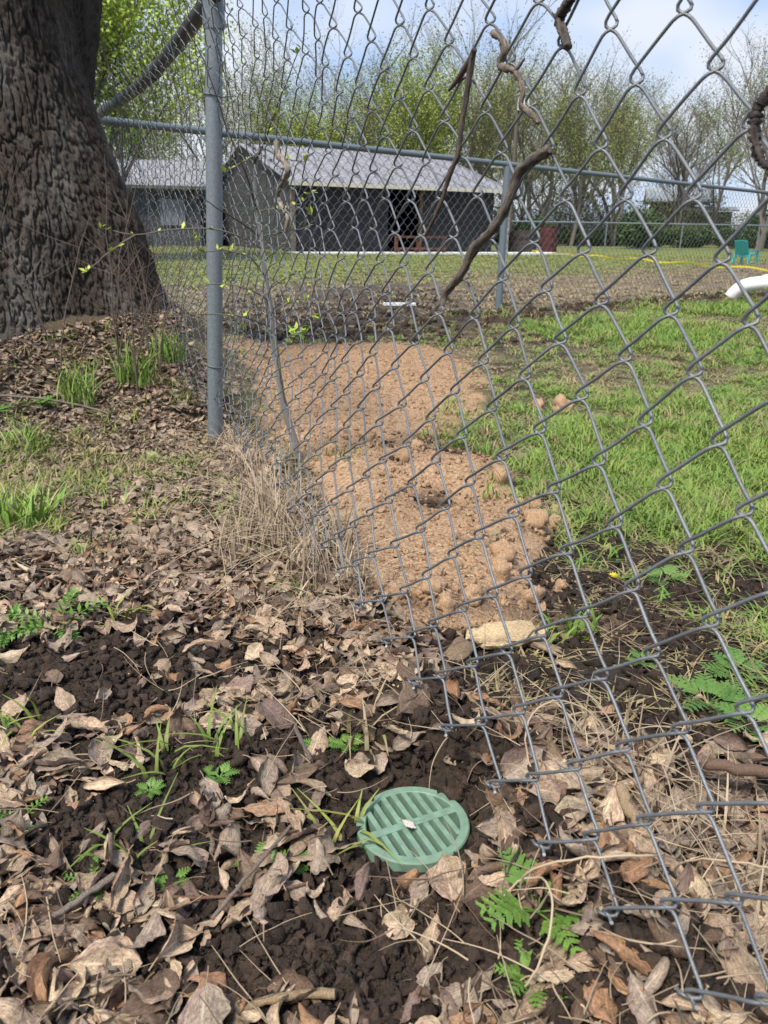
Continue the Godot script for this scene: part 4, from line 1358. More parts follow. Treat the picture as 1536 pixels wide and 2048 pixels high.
	for s in sticks:
		var t := thing("stick", s[5], "stick")
		var g := Geo.new()
		var pp := PackedVector3Array()
		var rd := PackedFloat32Array()
		for i in 15:
			var u := i / 14.0
			var a: Vector3 = s[0]
			var b: Vector3 = s[1]
			var c: Vector3 = s[2]
			var p := a.lerp(b, u).lerp(b.lerp(c, u), u)
			var wob: float = s[3]
			pp.append(p + Vector3(0, lerpf(ground(a.x, -a.z), ground(c.x, -c.z), u), 0) + Vector3(rr(-1, 1), rr(-1, 1), rr(-1, 1)) * wob * 0.22)
			rd.append(wob * (1.05 - 0.25 * u) * rr(0.9, 1.12))
		g.tube(pp, rd, 9, s[4])
		put("wood", g.mesh(M.twig), t)
	# dry grass standing along the foot of the mesh
	var spots := [[-0.21, 1.47, 0.20, "tall bleached dry grass clump by the sapling foot"], [-0.17, 1.32, 0.19, "dense dry grass clump standing at the sand's left edge"], [-0.11, 1.22, 0.17, "dry grass clump leaning on the lower mesh"], [-0.075, 1.12, 0.13, "short dry grass clump at the corner of the sand"], [-0.26, 1.36, 0.15, "thin dry grass clump in the litter before the mesh"], [-0.27, 1.60, 0.17, "dry grass clump right below the sapling"], [-0.36, 1.95, 0.14, "dry grass clump beside the post foot"], [-0.46, 2.30, 0.12, "dry stems round the base of the post"], [0.24, 0.70, 0.09, "low dry grass clump under the torn mesh edge"], [0.27, 0.60, 0.08, "tangled dry grass clump inside the lifted mesh"], [0.28, 0.50, 0.08, "matted dry grass clump at the end of the mesh"]]
	for s in spots:
		var t := thing("dry_grass_clump", s[3], "dry grass", Vector3(s[0], ground(s[0], s[1]) - 0.004, -s[1]))
		var g := Geo.new()
		var cnt := 85 if s[2] > 0.1 else 55
		for k in cnt:
			var a := rr(0, TAU)
			var d := Vector3(cos(a), 0, sin(a))
			var col := Color(0.43, 0.345, 0.235).lerp(Color(0.28, 0.22, 0.16), rng.randf())
			blade_into(g, Vector3(rr(-0.055, 0.055), 0, rr(-0.06, 0.06)), d, s[2] * rr(0.4, 1.1), rr(0.0, 1.0) if rng.randf() < 0.7 else rr(1.0, 2.2), rr(0.0006, 0.0016), col * rr(0.8, 1.15), 6)
		g.smooth()
		put("dry_stems", g.mesh(M.straw), t)
	# loops of pale dry vine in the straw on the right
	var loops := [[Vector3(0.17, 0.03, -0.60), 0.045, "pale dry stem looped round the lowest wires"], [Vector3(0.16, 0.02, -0.44), 0.05, "pale dry stem arching over the weed"], [Vector3(0.28, 0.04, -0.47), 0.04, "pale dry stem curled in the straw"], [Vector3(0.11, 0.02, -0.425), 0.035, "forked pale stem lying in front of the weed"]]
	for s in loops:
		var t := thing("dead_tendril", s[2], "tendril", s[0] + Vector3(0, ground(s[0].x, -s[0].z), 0), rr(0, TAU))
		var g := Geo.new()
		var pp := PackedVector3Array()
		for i in 22:
			var a := -0.4 + 3.9 * i / 21.0
			pp.append(Vector3(cos(a) * s[1], sin(a) * s[1] * 0.9 + 0.004, sin(a * 1.3) * s[1] * 0.5) + Vector3(rr(-0.001, 0.001), rr(-0.001, 0.001), 0))
		g.tube(pp, PackedFloat32Array([0.0009]), 6, Color(0.42, 0.33, 0.23))
		put("stem", g.mesh(M.straw), t)

# ---------- things beyond the back fence
func build_shed() -> void:
	var fd := Vector3(0.9, 0, -0.436)                   # along the front wall, to the right
	var bd := Vector3(-0.436, 0, -0.9)                  # to the back
	var o := Vector3(-2.85, -0.30, -25.0)
	var t := thing("shed", "long charcoal grey shed with pale metal roof and open doorway", "shed", o)
	var bas := Basis(fd, Vector3.UP, -bd)
	t.basis = bas
	# local axes: x along the front, y up, -z to the back
	var L := 7.1
	var D := 9.4
	var H := 2.08
	var RH := 3.4
	var grey := Color(0.034, 0.036, 0.044)
	var d0 := 3.15
	var d1 := 4.35
	var dh := 1.95
	for p in [[0.0, d0, 0.0, H], [d1, L, 0.0, H], [d0, d1, dh, H]]:
		var n := int(maxf(1.0, round((p[1] - p[0]) / 1.2)))
		for k in n:
			var w: float = (p[1] - p[0]) / n
			var g := Geo.new()
			g.box(Vector3(p[0] + w * (k + 0.5), (p[2] + p[3]) * 0.5, -0.06), Vector3(w - 0.012, p[3] - p[2], 0.10), grey * rr(0.92, 1.1))
			put("wall_panel", g.mesh(M.wall), t)
	var gb := Geo.new()
	gb.box(Vector3(L * 0.5, H * 0.5, -D + 0.05), Vector3(L, H, 0.1), grey)
	put("back_wall", gb.mesh(M.wall), t)
	gb = Geo.new()
	gb.face([Vector3(L, 0, -0.02), Vector3(L, H, -0.02), Vector3(L, RH, -D * 0.5), Vector3(L, H, -D), Vector3(L, 0, -D)], grey)
	gb.face([Vector3(L - 0.1, 0, -D), Vector3(L - 0.1, H, -D), Vector3(L - 0.1, RH, -D * 0.5), Vector3(L - 0.1, H, -0.02), Vector3(L - 0.1, 0, -0.02)], grey)
	put("end_wall", gb.mesh(M.wall), t)
	# lapped boards on the near gable
	var rows := 22
	for k in rows:
		var y0 := RH * k / rows
		var y1 := RH * (k + 1.0) / rows
		var half := D * 0.5
		if y0 > H:
			half = D * 0.5 * (RH - y0) / (RH - H)
		if half < 0.25:
			continue
		var g := Geo.new()
		g.box(Vector3(-0.02, (y0 + y1) * 0.5, -D * 0.5), Vector3(0.05, (y1 - y0) * 1.04, half * 2.0 - 0.08), Color(0.115, 0.115, 0.118) * rr(0.92, 1.08), Basis(Vector3.BACK, 0.22))
		put("siding_board", g.mesh(M.wall), t)
	gb = Geo.new()
	gb.box(Vector3(-0.05, H * 0.5, 0.0), Vector3(0.12, H, 0.12), Color(0.30, 0.25, 0.20))
	put("corner_post", gb.mesh(M.wall), t)
	gb = Geo.new()
	gb.box(Vector3(-0.35, H * 0.5 - 0.1, -D * 0.5 - 3.2), Vector3(0.16, H, 0.16), Color(0.36, 0.28, 0.20))
	put("corner_post", gb.mesh(M.wall), t)
	# metal roof in panels with ribs
	var e := Vector3(0, H - 0.06, 0.45)
	var rd := Vector3(0, RH, -D * 0.5)
	var n2 := 9
	for k in n2:
		var x0 := -0.3 + (L + 0.6) * k / n2
		var x1 := -0.3 + (L + 0.6) * (k + 1) / n2
		for sgn in [0, 1]:
			var g := Geo.new()
			var a := e
			if sgn == 1:
				a = Vector3(0, e.y, -D - 0.45)
			var run := (rd - a)
			var mid := (rd + a) * 0.5 + Vector3((x0 + x1) * 0.5, 0.0, 0)
			var ang := atan2(run.y, -run.z)
			g.box(mid, Vector3(x1 - x0 - 0.01, 0.035, run.length() + 0.04), Color(0.44, 0.435, 0.47) * rr(0.96, 1.04), Basis(Vector3.RIGHT, ang))
			g.box(mid + Vector3((x1 - x0) * 0.48, 0.03, 0), Vector3(0.05, 0.05, run.length()), Color(0.44, 0.435, 0.47), Basis(Vector3.RIGHT, ang))
			put("roof_panel", g.mesh(M.roofing), t)
	gb = Geo.new()
	gb.box(Vector3(L * 0.5, H - 0.10, 0.47), Vector3(L + 0.6, 0.11, 0.05), Color(0.55, 0.52, 0.45))
	put("eave_board", gb.mesh(M.paint), t)
	gb = Geo.new()
	gb.box(Vector3(L * 0.80, RH + 0.06, -D * 0.5), Vector3(2.3, 0.10, 0.7), Color(0.62, 0.64, 0.64))
	put("ridge_vent", gb.mesh(M.roofing), t)
	gb = Geo.new()
	gb.box(Vector3(d1 - 0.06, dh * 0.5, 0.02), Vector3(0.10, dh, 0.10), Color(0.22, 0.12, 0.07))
	put("door_jamb", gb.mesh(M.wall), t)
	gb = Geo.new()
	gb.box(Vector3(L * 0.5, 0.02, -D * 0.5), Vector3(L - 0.1, 0.06, D - 0.1), Color(0.08, 0.07, 0.06))
	put("floor", gb.mesh(M.wall), t)
	var slab := thing("concrete_slab", "pale concrete strip along the foot of the shed", "slab", o + bas * Vector3(L * 0.62, -0.02, 1.0))
	slab.basis = bas
	for k in 4:
		var g := Geo.new()
		g.box(Vector3(-3.6 + 2.42 * k, 0.03, 0.0), Vector3(2.40, 0.14, 1.1), Color(0.62, 0.63, 0.64) * rr(0.94, 1.04))
		put("paving_slab", g.mesh(M.paint), slab)
	var rail := thing("wooden_railing", "low red brown wooden railing in front of the shed doorway", "railing", o + bas * Vector3(3.75, 0.04, 1.1))
	rail.basis = bas
	var wc := Color(0.20, 0.075, 0.05)
	for x in [-0.85, -0.1, 0.85]:
		var g := Geo.new()
		g.box(Vector3(x, 0.26, 0), Vector3(0.08, 0.52, 0.08), wc)
		put("post", g.mesh(M.wall), rail)
	for y in [0.5, 0.16]:
		var g := Geo.new()
		g.box(Vector3(0, y, 0.06), Vector3(1.8, 0.06, 0.04), wc)
		put("bar", g.mesh(M.wall), rail)

func simple_box(called: String, parent: Node, o: Vector3, s: Vector3, col: Color, m: Material, bas := Basis.IDENTITY) -> void:
	var g := Geo.new()
	g.box(o, s, col, bas)
	put(called, g.mesh(m), parent)

func build_far_things() -> void:
	# low house behind the tree
	var h := thing("house", "low house with dark walls and grey roof beyond the big tree", "house", Vector3(-10.6, -0.35, -33.0), 0.15)
	simple_box("wall", h, Vector3(0, 1.1, 0), Vector3(6.4, 2.2, 5.0), Color(0.10, 0.11, 0.13), M.wall)
	simple_box("roof", h, Vector3(0, 2.62, 1.4), Vector3(7.0, 0.12, 3.3), Color(0.42, 0.42, 0.44), M.roofing, Basis(Vector3.RIGHT, 0.32))
	simple_box("roof", h, Vector3(0, 2.62, -1.6), Vector3(7.0, 0.12, 3.3), Color(0.42, 0.42, 0.44), M.roofing, Basis(Vector3.RIGHT, -0.32))
	for x in [-2.0, 0.2, 2.2]:
		simple_box("window", h, Vector3(x, 1.25, 2.52), Vector3(0.9, 0.9, 0.06), Color(0.16, 0.18, 0.22), M.plastic)
	# clothes line post
	var c := thing("clothesline_post", "grey wooden clothesline post with cross arm beside the shed", "post", Vector3(3.15, -0.32, -22.0))
	simple_box("post", c, Vector3(0, 1.2, 0), Vector3(0.12, 2.45, 0.12), Color(0.40, 0.38, 0.36), M.wall)
	simple_box("cross_arm", c, Vector3(0.02, 2.36, 0.10), Vector3(1.1, 0.08, 0.08), Color(0.46, 0.44, 0.42), M.wall)
	# birdhouse on a dark pole
	var b := thing("birdhouse_pole", "dark pole carrying a small pale birdhouse above the shed roof", "birdhouse", Vector3(4.25, -0.3, -29.0))

	put("pole", pipe(Vector3.ZERO, Vector3(0, 4.9, 0), 0.06, 8, Color(0.10, 0.085, 0.075)).mesh(M.paint), b)
	simple_box("house_box", b, Vector3(0.16, 4.75, 0.05), Vector3(0.36, 0.42, 0.3), Color(0.55, 0.54, 0.52), M.paint)
	simple_box("house_roof", b, Vector3(0.16, 5.0, 0.05), Vector3(0.46, 0.06, 0.4), Color(0.25, 0.23, 0.22), M.paint)
	# barrel
	var dr := thing("rusty_barrel", "dark red rusty barrel standing on the lawn", "barrel", Vector3(5.75, -0.32, -29.5))
	var g := Geo.new()
	g.tube(PackedVector3Array([Vector3.ZERO, Vector3(0, 0.3, 0), Vector3(0, 0.32, 0), Vector3(0, 0.34, 0), Vector3(0, 0.62, 0), Vector3(0, 0.64, 0), Vector3(0, 0.66, 0), Vector3(0, 0.94, 0)]), PackedFloat32Array([0.31, 0.31, 0.33, 0.31, 0.31, 0.33, 0.31, 0.31]), 24, Color(0.13, 0.030, 0.028))
	put("drum", g.mesh(M.wall), dr)
	g = Geo.new()
	g.tube(PackedVector3Array([Vector3(0, 0.94, 0), Vector3(0, 0.97, 0)]), PackedFloat32Array([0.325]), 24, Color(0.09, 0.03, 0.028))
	put("top_rim", g.mesh(M.wall), dr)
	# dark tub with rounded shoulders
	var tb := thing("stock_tank", "dark brown tub with rounded shoulders beside the red barrel", "tub", Vector3(4.72, -0.32, -29.0))
	g = Geo.new()
	g.tube(PackedVector3Array([Vector3.ZERO, Vector3(0, 0.55, 0), Vector3(0, 0.72, 0), Vector3(0, 0.80, 0)]), PackedFloat32Array([0.52, 0.52, 0.46, 0.32]), 24, Color(0.085, 0.065, 0.055))
	put("body", g.mesh(M.wall), tb)
	g = Geo.new()
	g.tube(PackedVector3Array([Vector3(0, 0.52, 0), Vector3(0, 0.57, 0)]), PackedFloat32Array([0.54]), 24, Color(0.05, 0.045, 0.04))
	put("band", g.mesh(M.wall), tb)
	# chair
	var ch := thing("garden_chair", "small teal plastic garden chair on the lawn", "chair", Vector3(9.62, -0.31, -22.0), 2.2)
	ch.scale = Vector3.ONE * 0.78
	var teal := Color(0.015, 0.36, 0.36)
	for k in 5:
		simple_box("back_slat", ch, Vector3(-0.2 + 0.1 * k, 0.58, -0.30), Vector3(0.085, 0.56 - 0.03 * absf(k - 2), 0.025), teal, M.plastic, Basis(Vector3.RIGHT, -0.45))
		simple_box("seat_slat", ch, Vector3(0, 0.31 + 0.02 * k, -0.14 + 0.1 * k), Vector3(0.5, 0.025, 0.085), teal, M.plastic, Basis(Vector3.RIGHT, -0.2))
	for sx in [-0.28, 0.28]:
		simple_box("arm", ch, Vector3(sx, 0.52, 0.05), Vector3(0.09, 0.025, 0.55), teal, M.plastic)
		simple_box("leg", ch, Vector3(sx, 0.25, 0.28), Vector3(0.05, 0.52, 0.07), teal, M.plastic)
		simple_box("leg", ch, Vector3(sx, 0.20, -0.22), Vector3(0.05, 0.42, 0.07), teal, M.plastic, Basis(Vector3.RIGHT, 0.3))
	# yellow tape
	var tp := thing("yellow_tape", "long yellow tape stretched low across the lawn", "tape")
	g = Geo.new()
	var n := 60
	var prev := Vector3.ZERO
	for k in n + 1:
		var s := float(k) / n
		var x := lerpf(4.9, 8.6, s)
		var f := lerpf(29.0, 15.6, s)
		var p := Vector3(x, ground(x, f) + 0.07 + 0.03 * sin(s * 40.0), -f)
		var q := Vector3(0.01 * sin(s * 25.0), 0.036, 0.012)
		var i0 := g.v.size()
		g.add(p - q * 0.5, Vector3(1, 0, 0), Color(0.72, 0.60, 0.05))
		g.add(p + q * 0.5, Vector3(1, 0, 0), Color(0.72, 0.60, 0.05))
		if k:
			g.tri(i0 - 2, i0 - 1, i0 + 1)
			g.tri(i0 - 2, i0 + 1, i0)
	g.smooth()
	put("ribbon", g.mesh(M.plastic), tp)
	for s in [0.0, 0.5, 1.0]:
		var x := lerpf(4.9, 8.6, s)
		var f := lerpf(29.0, 15.6, s)
		put("stake", pipe(Vector3(x + 0.01, ground(x, f) - 0.05, -f - 0.02), Vector3(x + 0.01, ground(x, f) + 0.12, -f - 0.02), 0.008, 6, Color(0.4, 0.35, 0.2)).mesh(M.wall), tp)
	# white elbow and black pipe
	var e := thing("drain_pipe", "white plastic drain elbow joined to black corrugated pipe at the back fence", "pipe", Vector3(3.92, ground(3.92, 9.15) + 0.06, -9.15))
	g = Geo.new()
	var path := PackedVector3Array()
	for i in 13:
		var a := deg_to_rad(5.0 + 70.0 * i / 12.0)
		path.append(Vector3(0.19 - 0.20 * cos(a), -0.10 + 0.20 * sin(a), 0.01 * i))
	path.append(path[12] + Vector3(0.16, 0.025, 0.02))
	g.tube(path, PackedFloat32Array([0.085, 0.08, 0.078, 0.076, 0.075, 0.075, 0.075, 0.075, 0.075, 0.075, 0.075, 0.075, 0.075, 0.075]), 22, Color(0.80, 0.81, 0.83))
	put("elbow", g.mesh(M.plastic), e)
	g = Geo.new()
	var ec: Vector3 = path[13]
	g.tube(PackedVector3Array([ec - Vector3(0.03, 0.005, 0), ec + Vector3(0.05, 0.005, 0.01)]), PackedFloat32Array([0.086]), 22, Color(0.80, 0.81, 0.83))
	put("collar", g.mesh(M.plastic), e)
	g = Geo.new()
	var cp := PackedVector3Array()
	var cr := PackedFloat32Array()
	for i in 60:
		cp.append(ec + Vector3(0.05 + 0.02 * i, 0.004, 0.012 + 0.002 * i))
		cr.append(0.072 if i % 2 else 0.080)
	g.tube(cp, cr, 18, Color(0.028, 0.029, 0.031))
	put("corrugated_pipe", g.mesh(M.plastic), e)
	# white strip on the bare ground
	var wsx := thing("white_board", "thin white board lying on bare soil behind the back fence", "board", Vector3(0.12, ground(0.12, 7.9) + 0.02, -7.9), 0.1)
	simple_box("board", wsx, Vector3.ZERO, Vector3(0.32, 0.025, 0.06), Color(0.70, 0.74, 0.76), M.paint)
	# cabin beyond the hedge
	var cb := thing("cabin", "red brown cabin with pale metal roof behind the hedge", "cabin", Vector3(19.0, -0.2, -56.0), -0.25)
	simple_box("wall", cb, Vector3(0, 1.2, 0), Vector3(2.6, 2.6, 3.0), Color(0.17, 0.065, 0.045), M.wall)
	simple_box("roof", cb, Vector3(0.4, 2.95, 0.95), Vector3(4.4, 0.10, 2.2), Color(0.50, 0.55, 0.58), M.roofing, Basis(Vector3.RIGHT, 0.42))
	simple_box("roof", cb, Vector3(0.4, 2.95, -0.95), Vector3(4.4, 0.10, 2.2), Color(0.50, 0.55, 0.58), M.roofing, Basis(Vector3.RIGHT, -0.42))
	simple_box("porch_roof", cb, Vector3(2.4, 2.15, 1.0), Vector3(3.2, 0.1, 1.8), Color(0.62, 0.64, 0.64), M.roofing, Basis(Vector3.RIGHT, 0.12))
	simple_box("porch_wall", cb, Vector3(2.6, 1.0, 0.4), Vector3(2.4, 2.0, 0.1), Color(0.55, 0.53, 0.48), M.wall)
	simple_box("window", cb, Vector3(-0.3, 1.4, 1.52), Vector3(0.7, 0.7, 0.06), Color(0.06, 0.07, 0.08), M.plastic)

# ---------- trees along the field
func limb(g: Geo, tips: Array, p: Vector3, d: Vector3, L: float, r: float, depth: int, spr: float, r2: RandomNumberGenerator) -> void:
	var seg := 4 if depth > 2 else 3
	var path := PackedVector3Array([p])
	var rad := PackedFloat32Array([r])
	var q := p
	var dd := d
	for i in seg:
		dd = (dd + Vector3(r2.randf_range(-1, 1), r2.randf_range(-0.5, 0.8), r2.randf_range(-1, 1)) * 0.16).normalized()
		q += dd * L / seg
		path.append(q)
		rad.append(r * lerpf(1.0, 0.55, (i + 1.0) / seg))
	g.tube(path, rad, 6 if depth > 3 else 3, W1, false)
	if depth <= 1:
		tips.append(q)
		tips.append(path[1])
	if depth == 0:
		return
	if depth <= 2:
		tips.append(path[2])
	var kids := 3 if depth > 1 else 4
	for k in kids + (1 if depth > 3 else 0):
		var at: Vector3 = path[seg] if k == 0 else path[1 + r2.randi() % seg]
		var side_v := Vector3(r2.randf_range(-1, 1), r2.randf_range(-0.15, 0.5), r2.randf_range(-1, 1)).normalized()
		var nd := (dd + side_v * spr * (0.5 if k == 0 else 1.0)).normalized()
		limb(g, tips, at, nd, L * r2.randf_range(0.62, 0.8), r * (0.6 if k == 0 else 0.48), depth - 1, spr, r2)
func make_tree(sd: int, hgt: float, spr: float, leaves: int, leaf: float, cl: float, bark_c: Color, leaf_c: Color, forks: int) -> Array:
	var r2 := RandomNumberGenerator.new()
	r2.seed = sd
	var g := Geo.new()
	var tips := []
	for k in forks:
		var a := TAU * k / forks + r2.randf()
		var d := Vector3(cos(a) * 0.25 * (forks - 1), 1, sin(a) * 0.25 * (forks - 1)).normalized()
		limb(g, tips, Vector3(cos(a), -0.02, sin(a)) * 0.1 * (forks - 1), d, hgt * 0.34, hgt * 0.014, 5, spr, r2)
	for i in g.c.size():
		g.c[i] = bark_c
	var f := Geo.new()
	for k in leaves:
		var p: Vector3 = tips[r2.randi() % tips.size()]
		p += Vector3(r2.randfn(), r2.randfn(), r2.randfn()) * cl
		var d := Vector3(r2.randf_range(-1, 1), r2.randf_range(-1, 0.6), r2.randf_range(-1, 1)).normalized()
		var tone := r2.randf_range(0.7, 1.25)
		leaflet(f, p, d, Vector3(r2.randf_range(-1, 1), 1, r2.randf_range(-1, 1)).normalized(), leaf * r2.randf_range(0.6, 1.3), leaf * 0.33, Color(leaf_c.r * tone * r2.randf_range(0.9, 1.15), leaf_c.g * tone, leaf_c.b * tone))
	f.smooth()
	return [g.mesh(M.tree_bark), f.mesh(M.crown_leaf)]
func build_trees() -> void:
	var yellow := Color(0.25, 0.32, 0.055)
	var olive := Color(0.17, 0.205, 0.055)
	var kinds := [
		make_tree(11, 11.0, 0.62, 7000, 0.10, 0.30, Color(0.17, 0.15, 0.135), olive, 1),
		make_tree(12, 10.0, 0.62, 14000, 0.115, 0.36, Color(0.13, 0.11, 0.09), yellow, 2),
		make_tree(13, 12.0, 0.55, 2600, 0.09, 0.25, Color(0.19, 0.17, 0.155), olive, 1),
		make_tree(14, 10.5, 0.68, 9500, 0.105, 0.32, Color(0.15, 0.13, 0.115), yellow.lerp(olive, 0.5), 2),
		make_tree(15, 11.5, 0.7, 1500, 0.09, 0.22, Color(0.17, 0.15, 0.14), olive, 2)]
	# x, f, scale, kind, label
	var L := [
		[-13.5, 44, 0.95, 1, "leafy yellow green tree behind the low house"], [-9.5, 47, 1.0, 3, "spreading light green tree left of the shed"], [-6.8, 46, 1.05, 0, "half bare tree rising over the shed's gable"], [-5.2, 49, 1.0, 1, "fresh green tree directly behind the gable"], [-3.2, 45, 0.95, 1, "bright green tree behind the shed's ridge"], [-1.6, 50, 1.1, 2, "tall bare tree behind the bright green tree"], [0.2, 46, 1.05, 0, "brown twiggy tree over the middle of the roof"], [1.4, 43, 0.95, 1, "dense yellow green tree over the ridge vent"], [2.7, 48, 1.0, 3, "olive green tree behind the roof's end"], [4.3, 45, 1.0, 0, "twiggy tree behind the birdhouse pole"], [5.8, 50, 1.15, 2, "tall bare tree right of the birdhouse"], [7.2, 46, 0.95, 3, "light green tree behind the red barrel"], [8.6, 48, 1.05, 4, "bare forked tree behind the lawn"], [9.8, 44, 0.85, 0, "small half bare tree behind the lawn"], [11.2, 50, 1.15, 2, "tall slender bare tree over the far lawn"], [12.6, 46, 0.95, 3, "olive leafed tree beside the tall slender tree"], [14.2, 52, 1.0, 0, "half bare tree left of the cabin"], [16.0, 60, 1.0, 3, "pale green tree behind the cabin"], [17.5, 50, 0.95, 4, "bare tree in front of the cabin"], [17.2, 38, 1.0, 4, "wide bare tree with buds standing alone in the field"], [20.5, 52, 1.05, 0, "twiggy tree right of the cabin"], [23.0, 48, 1.0, 3, "olive tree at the hedge's end"], [25.5, 50, 1.0, 2, "tall bare tree over the hedge's end"], [28.0, 47, 1.0, 1, "green tree past the hedge"], [-17.5, 46, 1.0, 0, "half bare tree behind the big trunk"], [-21, 48, 1.0, 3, "light green tree far behind the big trunk"],
		[-2.4, 57, 1.0, 4, "bare tree in the back row over the ridge"], [3.6, 58, 1.05, 3, "pale leafy tree in the back row by the roof end"], [6.6, 60, 1.0, 0, "half bare tree in the back row by the birdhouse"], [9.2, 60, 1.05, 3, "green tree in the back row over the lawn"], [13.4, 62, 1.0, 3, "leafy tree in the back row left of the cabin"], [-8.2, 58, 1.05, 3, "leafy tree in the back row left of the gable"], [22.0, 64, 1.1, 0, "twiggy tree in the back row right of the cabin"]]
	for p in L:
		var t := thing("field_tree", p[4], "tree", Vector3(p[0], -0.4, -p[1]), rr(0, TAU), "trees along the field")
		t.scale = Vector3(rr(0.8, 1.25), rr(0.78, 1.04), rr(0.8, 1.25)) * p[2]
		put("trunk", kinds[p[3]][0], t)
		put("crown", kinds[p[3]][1], t)
	# the nearer green tree left
	var near := make_tree(31, 7.4, 0.8, 15000, 0.10, 0.20, Color(0.085, 0.07, 0.06), Color(0.30, 0.40, 0.07), 2)
	for p in [[-5.6, 17.5, 1.0, "fresh light green tree between the big trunk and the fence post"], [-8.2, 19.5, 1.05, "light green tree partly hidden by the big trunk"]]:
		var t := thing("young_tree", p[3], "tree", Vector3(p[0], -0.35, -p[1]), rr(0, TAU))
		t.scale = Vector3.ONE * p[2]
		put("trunk", near[0], t)
		put("crown", near[1], t)
	# hedge and undergrowth
	var sh := Geo.new()
	for k in 3600:
		var d := Vector3(rng.randfn(), rng.randfn() * 0.8, rng.randfn()).normalized() * pow(rng.randf(), 0.4)
		leaflet(sh, Vector3(d.x * 1.3, 0.85 + d.y * 0.85, d.z * 1.0), Vector3(rr(-1, 1), rr(-1, 1), rr(-1, 1)).normalized(), Vector3(rr(-1, 1), 1, rr(-1, 1)).normalized(), rr(0.08, 0.2), 0.05, Color(0.055, 0.095, 0.025) * rr(0.6, 1.4))
	sh.smooth()
	var shm := sh.mesh(M.crown_leaf)
	var stm := Geo.new()
	for k in 5:
		stm.tube(PackedVector3Array([Vector3(rr(-0.3, 0.3), -0.1, rr(-0.3, 0.3)), Vector3(rr(-0.6, 0.6), 0.6, rr(-0.5, 0.5)), Vector3(rr(-0.9, 0.9), 1.2, rr(-0.7, 0.7))]), PackedFloat32Array([0.05, 0.04, 0.015]), 5, Color(0.12, 0.10, 0.08))
	var stmm := stm.mesh(M.tree_bark)
	for k in 22:
		var x := 3.4 + 1.35 * k
		var f := 47.0 + rr(-1.5, 1.5) - 0.22 * k
		var b := thing("hedge_shrub", "dark green shrub in the hedge along the far lawn", "shrub", Vector3(x, -0.35, -f), rr(0, TAU), "shrubs of the hedge")
		var s := rr(0.5, 0.75) if k < 13 else rr(0.85, 1.25)
		b.scale = Vector3(s * 1.1, s, s)
		put("foliage", shm, b)
		put("stems", stmm, b)
	var tw := Geo.new()
	for k in 130:
		var b0 := Vector3(rr(-1.4, 1.4), -0.1, rr(-0.9, 0.9))
		var top := b0 + Vector3(rr(-0.7, 0.7), rr(1.2, 2.6), rr(-0.5, 0.5))
		tw.tube(PackedVector3Array([b0, b0.lerp(top, 0.5) + Vector3(rr(-0.2, 0.2), 0, rr(-0.2, 0.2)), top]), PackedFloat32Array([0.02, 0.014, 0.006]), 3, Color(0.17, 0.145, 0.12), false)
	var twm := tw.mesh(M.tree_bark)
	var bl := Geo.new()
	for k in 1500:
		leaflet(bl, Vector3(rr(-1.7, 1.7), rr(0.1, 2.5), rr(-1.1, 1.1)), Vector3(rr(-1, 1), rr(-1, 1), rr(-1, 1)).normalized(), Vector3(rr(-1, 1), 1, rr(-1, 1)).normalized(), rr(0.08, 0.17), 0.05, Color(0.15, 0.17, 0.06) * rr(0.6, 1.4))
	bl.smooth()
	var blm := bl.mesh(M.crown_leaf)
	for k in 25:
		var b := thing("brush_thicket", "tangled olive brown brush growing under the tree line", "brush", Vector3(-16.0 + 2.0 * k + rr(-0.5, 0.5), -0.35, -52.0 + rr(-2.0, 2.0)), rr(-0.4, 0.4), "brush under the tree line")
		b.scale = Vector3(1.0, rr(0.8, 1.35), 1.0)
		put("twigs", twm, b)
		put("foliage", blm, b)
	for p in [[12.2, 40.0, 1.15], [7.9, 43.5, 0.9], [-12.0, 40.0, 1.2], [-14.5, 39.0, 1.3], [23.5, 40.0, 1.7]]:
		var b := thing("field_shrub", "rounded dark green shrub standing apart before the trees", "shrub", Vector3(p[0], -0.35, -p[1]), rr(0, TAU), "shrubs before the trees")
		b.scale = Vector3.ONE * p[2]
		put("foliage", shm, b)
		put("stems", stmm, b)

# ---------- sky
func make_sky() -> PanoramaSkyMaterial:
	var w := 1024
	var h := 512
	var im := Image.create(w, h, false, Image.FORMAT_RGBF)
	var fn := FastNoiseLite.new()
	fn.seed = 21
	fn.frequency = 0.9
	fn.fractal_octaves = 5
	for y in h:
		var el := PI * (0.5 - (y + 0.5) / h)
		for x in w:
			var az := TAU * (x + 0.5) / w
			var d := Vector3(cos(el) * sin(az), sin(el), -cos(el) * cos(az))
			var col: Color
			if d.y < 0.0:
				col = Color(0.30, 0.29, 0.26)
			else:
				var k := 1.0 / (d.y + 0.35)
				var cl := fn.get_noise_3d(d.x * k * 1.6 + 3.0, d.z * k * 1.6 - 1.0, 0.3)
				var veil := sm(-0.35, 0.35, cl + 0.12)
				var blue := Color(0.30, 0.52, 0.95).lerp(Color(0.60, 0.75, 0.98), exp(-d.y * 3.0))
				col = blue.lerp(Color(0.98, 0.985, 1.0), veil * 0.68) * 0.74
			im.set_pixel(x, y, col)
	var m := PanoramaSkyMaterial.new()
	m.panorama = ImageTexture.create_from_image(im)
	return m

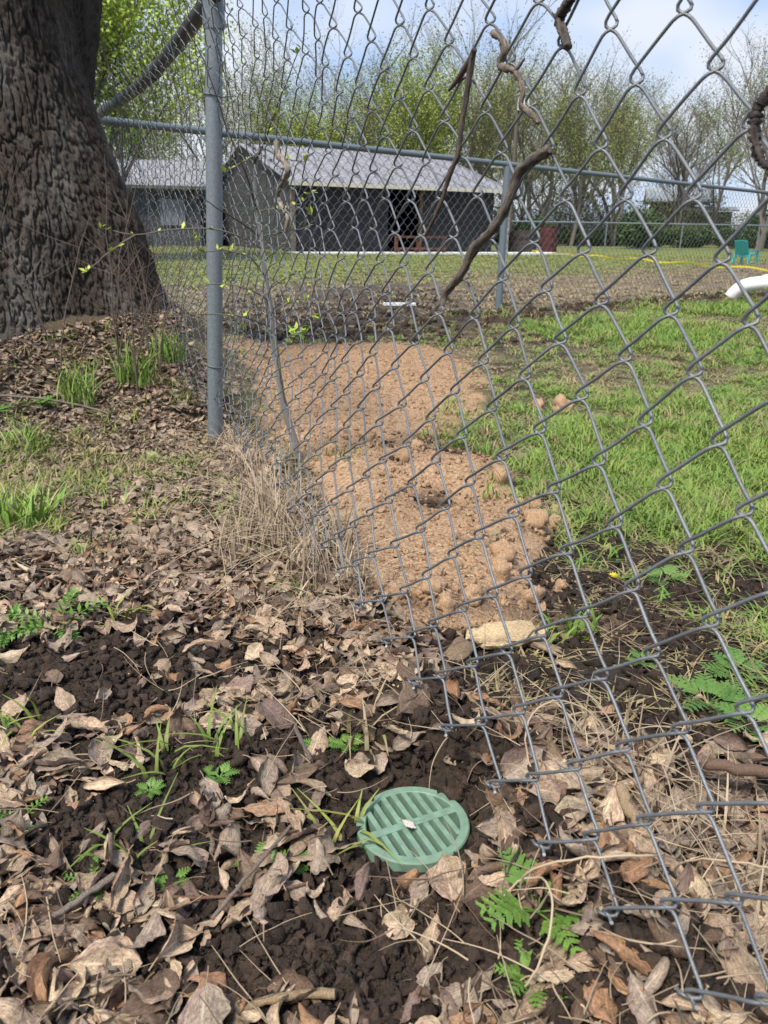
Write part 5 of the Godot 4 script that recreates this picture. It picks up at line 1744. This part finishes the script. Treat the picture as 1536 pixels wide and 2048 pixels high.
func _ready() -> void:
	rng.seed = 4242
	na.seed = 5
	na.noise_type = FastNoiseLite.TYPE_SIMPLEX
	na.frequency = 0.05
	na.fractal_octaves = 2
	nb.seed = 8
	nb.noise_type = FastNoiseLite.TYPE_SIMPLEX
	nb.frequency = 0.09
	nb.fractal_octaves = 3
	nc.seed = 3
	nc.noise_type = FastNoiseLite.TYPE_CELLULAR
	nc.frequency = 0.55
	nc.fractal_type = FastNoiseLite.FRACTAL_NONE
	# camera
	var cam := Camera3D.new()
	cam.name = "camera"
	add_child(cam)
	cam.position = Vector3(0, EYE, 0)
	cam.basis = Basis(Vector3.RIGHT, -0.3535) * Basis(Vector3.BACK, 0.0165)
	cam.fov = 67.0
	cam.near = 0.02
	cam.far = 900.0
	cam.current = true
	cam_x = cam.transform
	var lens := CameraAttributesPhysical.new()           # a phone's lens: slightly soft far away and very near
	lens.frustum_focal_length = 18.13
	lens.frustum_near = 0.02
	lens.frustum_far = 900.0
	lens.frustum_focus_distance = 1.15
	lens.exposure_aperture = 10.0
	cam.attributes = lens
	print("fov ", cam.fov)
	# sky, sun, exposure
	var we := WorldEnvironment.new()
	we.name = "environment"
	var env := Environment.new()
	env.background_mode = Environment.BG_SKY
	env.sky = Sky.new()
	env.sky.sky_material = make_sky()
	env.tonemap_mode = Environment.TONE_MAPPER_LINEAR
	env.tonemap_exposure = 1.38
	env.sdfgi_enabled = true
	env.ssao_enabled = true
	env.ssil_enabled = true
	we.environment = env
	add_child(we)
	var sun := DirectionalLight3D.new()
	sun.name = "sun"
	sun.light_energy = 1.35
	sun.light_angular_distance = 14.0
	sun.light_color = Color(1.0, 0.96, 0.9)
	sun.shadow_enabled = true
	sun.rotation_degrees = Vector3(-58.0, -35.0, 0.0)
	add_child(sun)
	make_materials()
	var t0 := Time.get_ticks_msec()
	build_ground()
	print("ground ", Time.get_ticks_msec() - t0)
	build_big_tree()
	build_near_fence()
	build_back_fence()
	print("fences ", Time.get_ticks_msec() - t0)
	build_shed()
	build_far_things()
	build_trees()
	print("trees ", Time.get_ticks_msec() - t0)
	build_sapling()
	build_vines()
	build_grate()
	build_wood()
	build_weeds()
	build_grass()
	print("grass ", Time.get_ticks_msec() - t0)
	build_clods()
	build_litter()
	print("triangles ", Geo.total)
	print("all ", Time.get_ticks_msec() - t0)
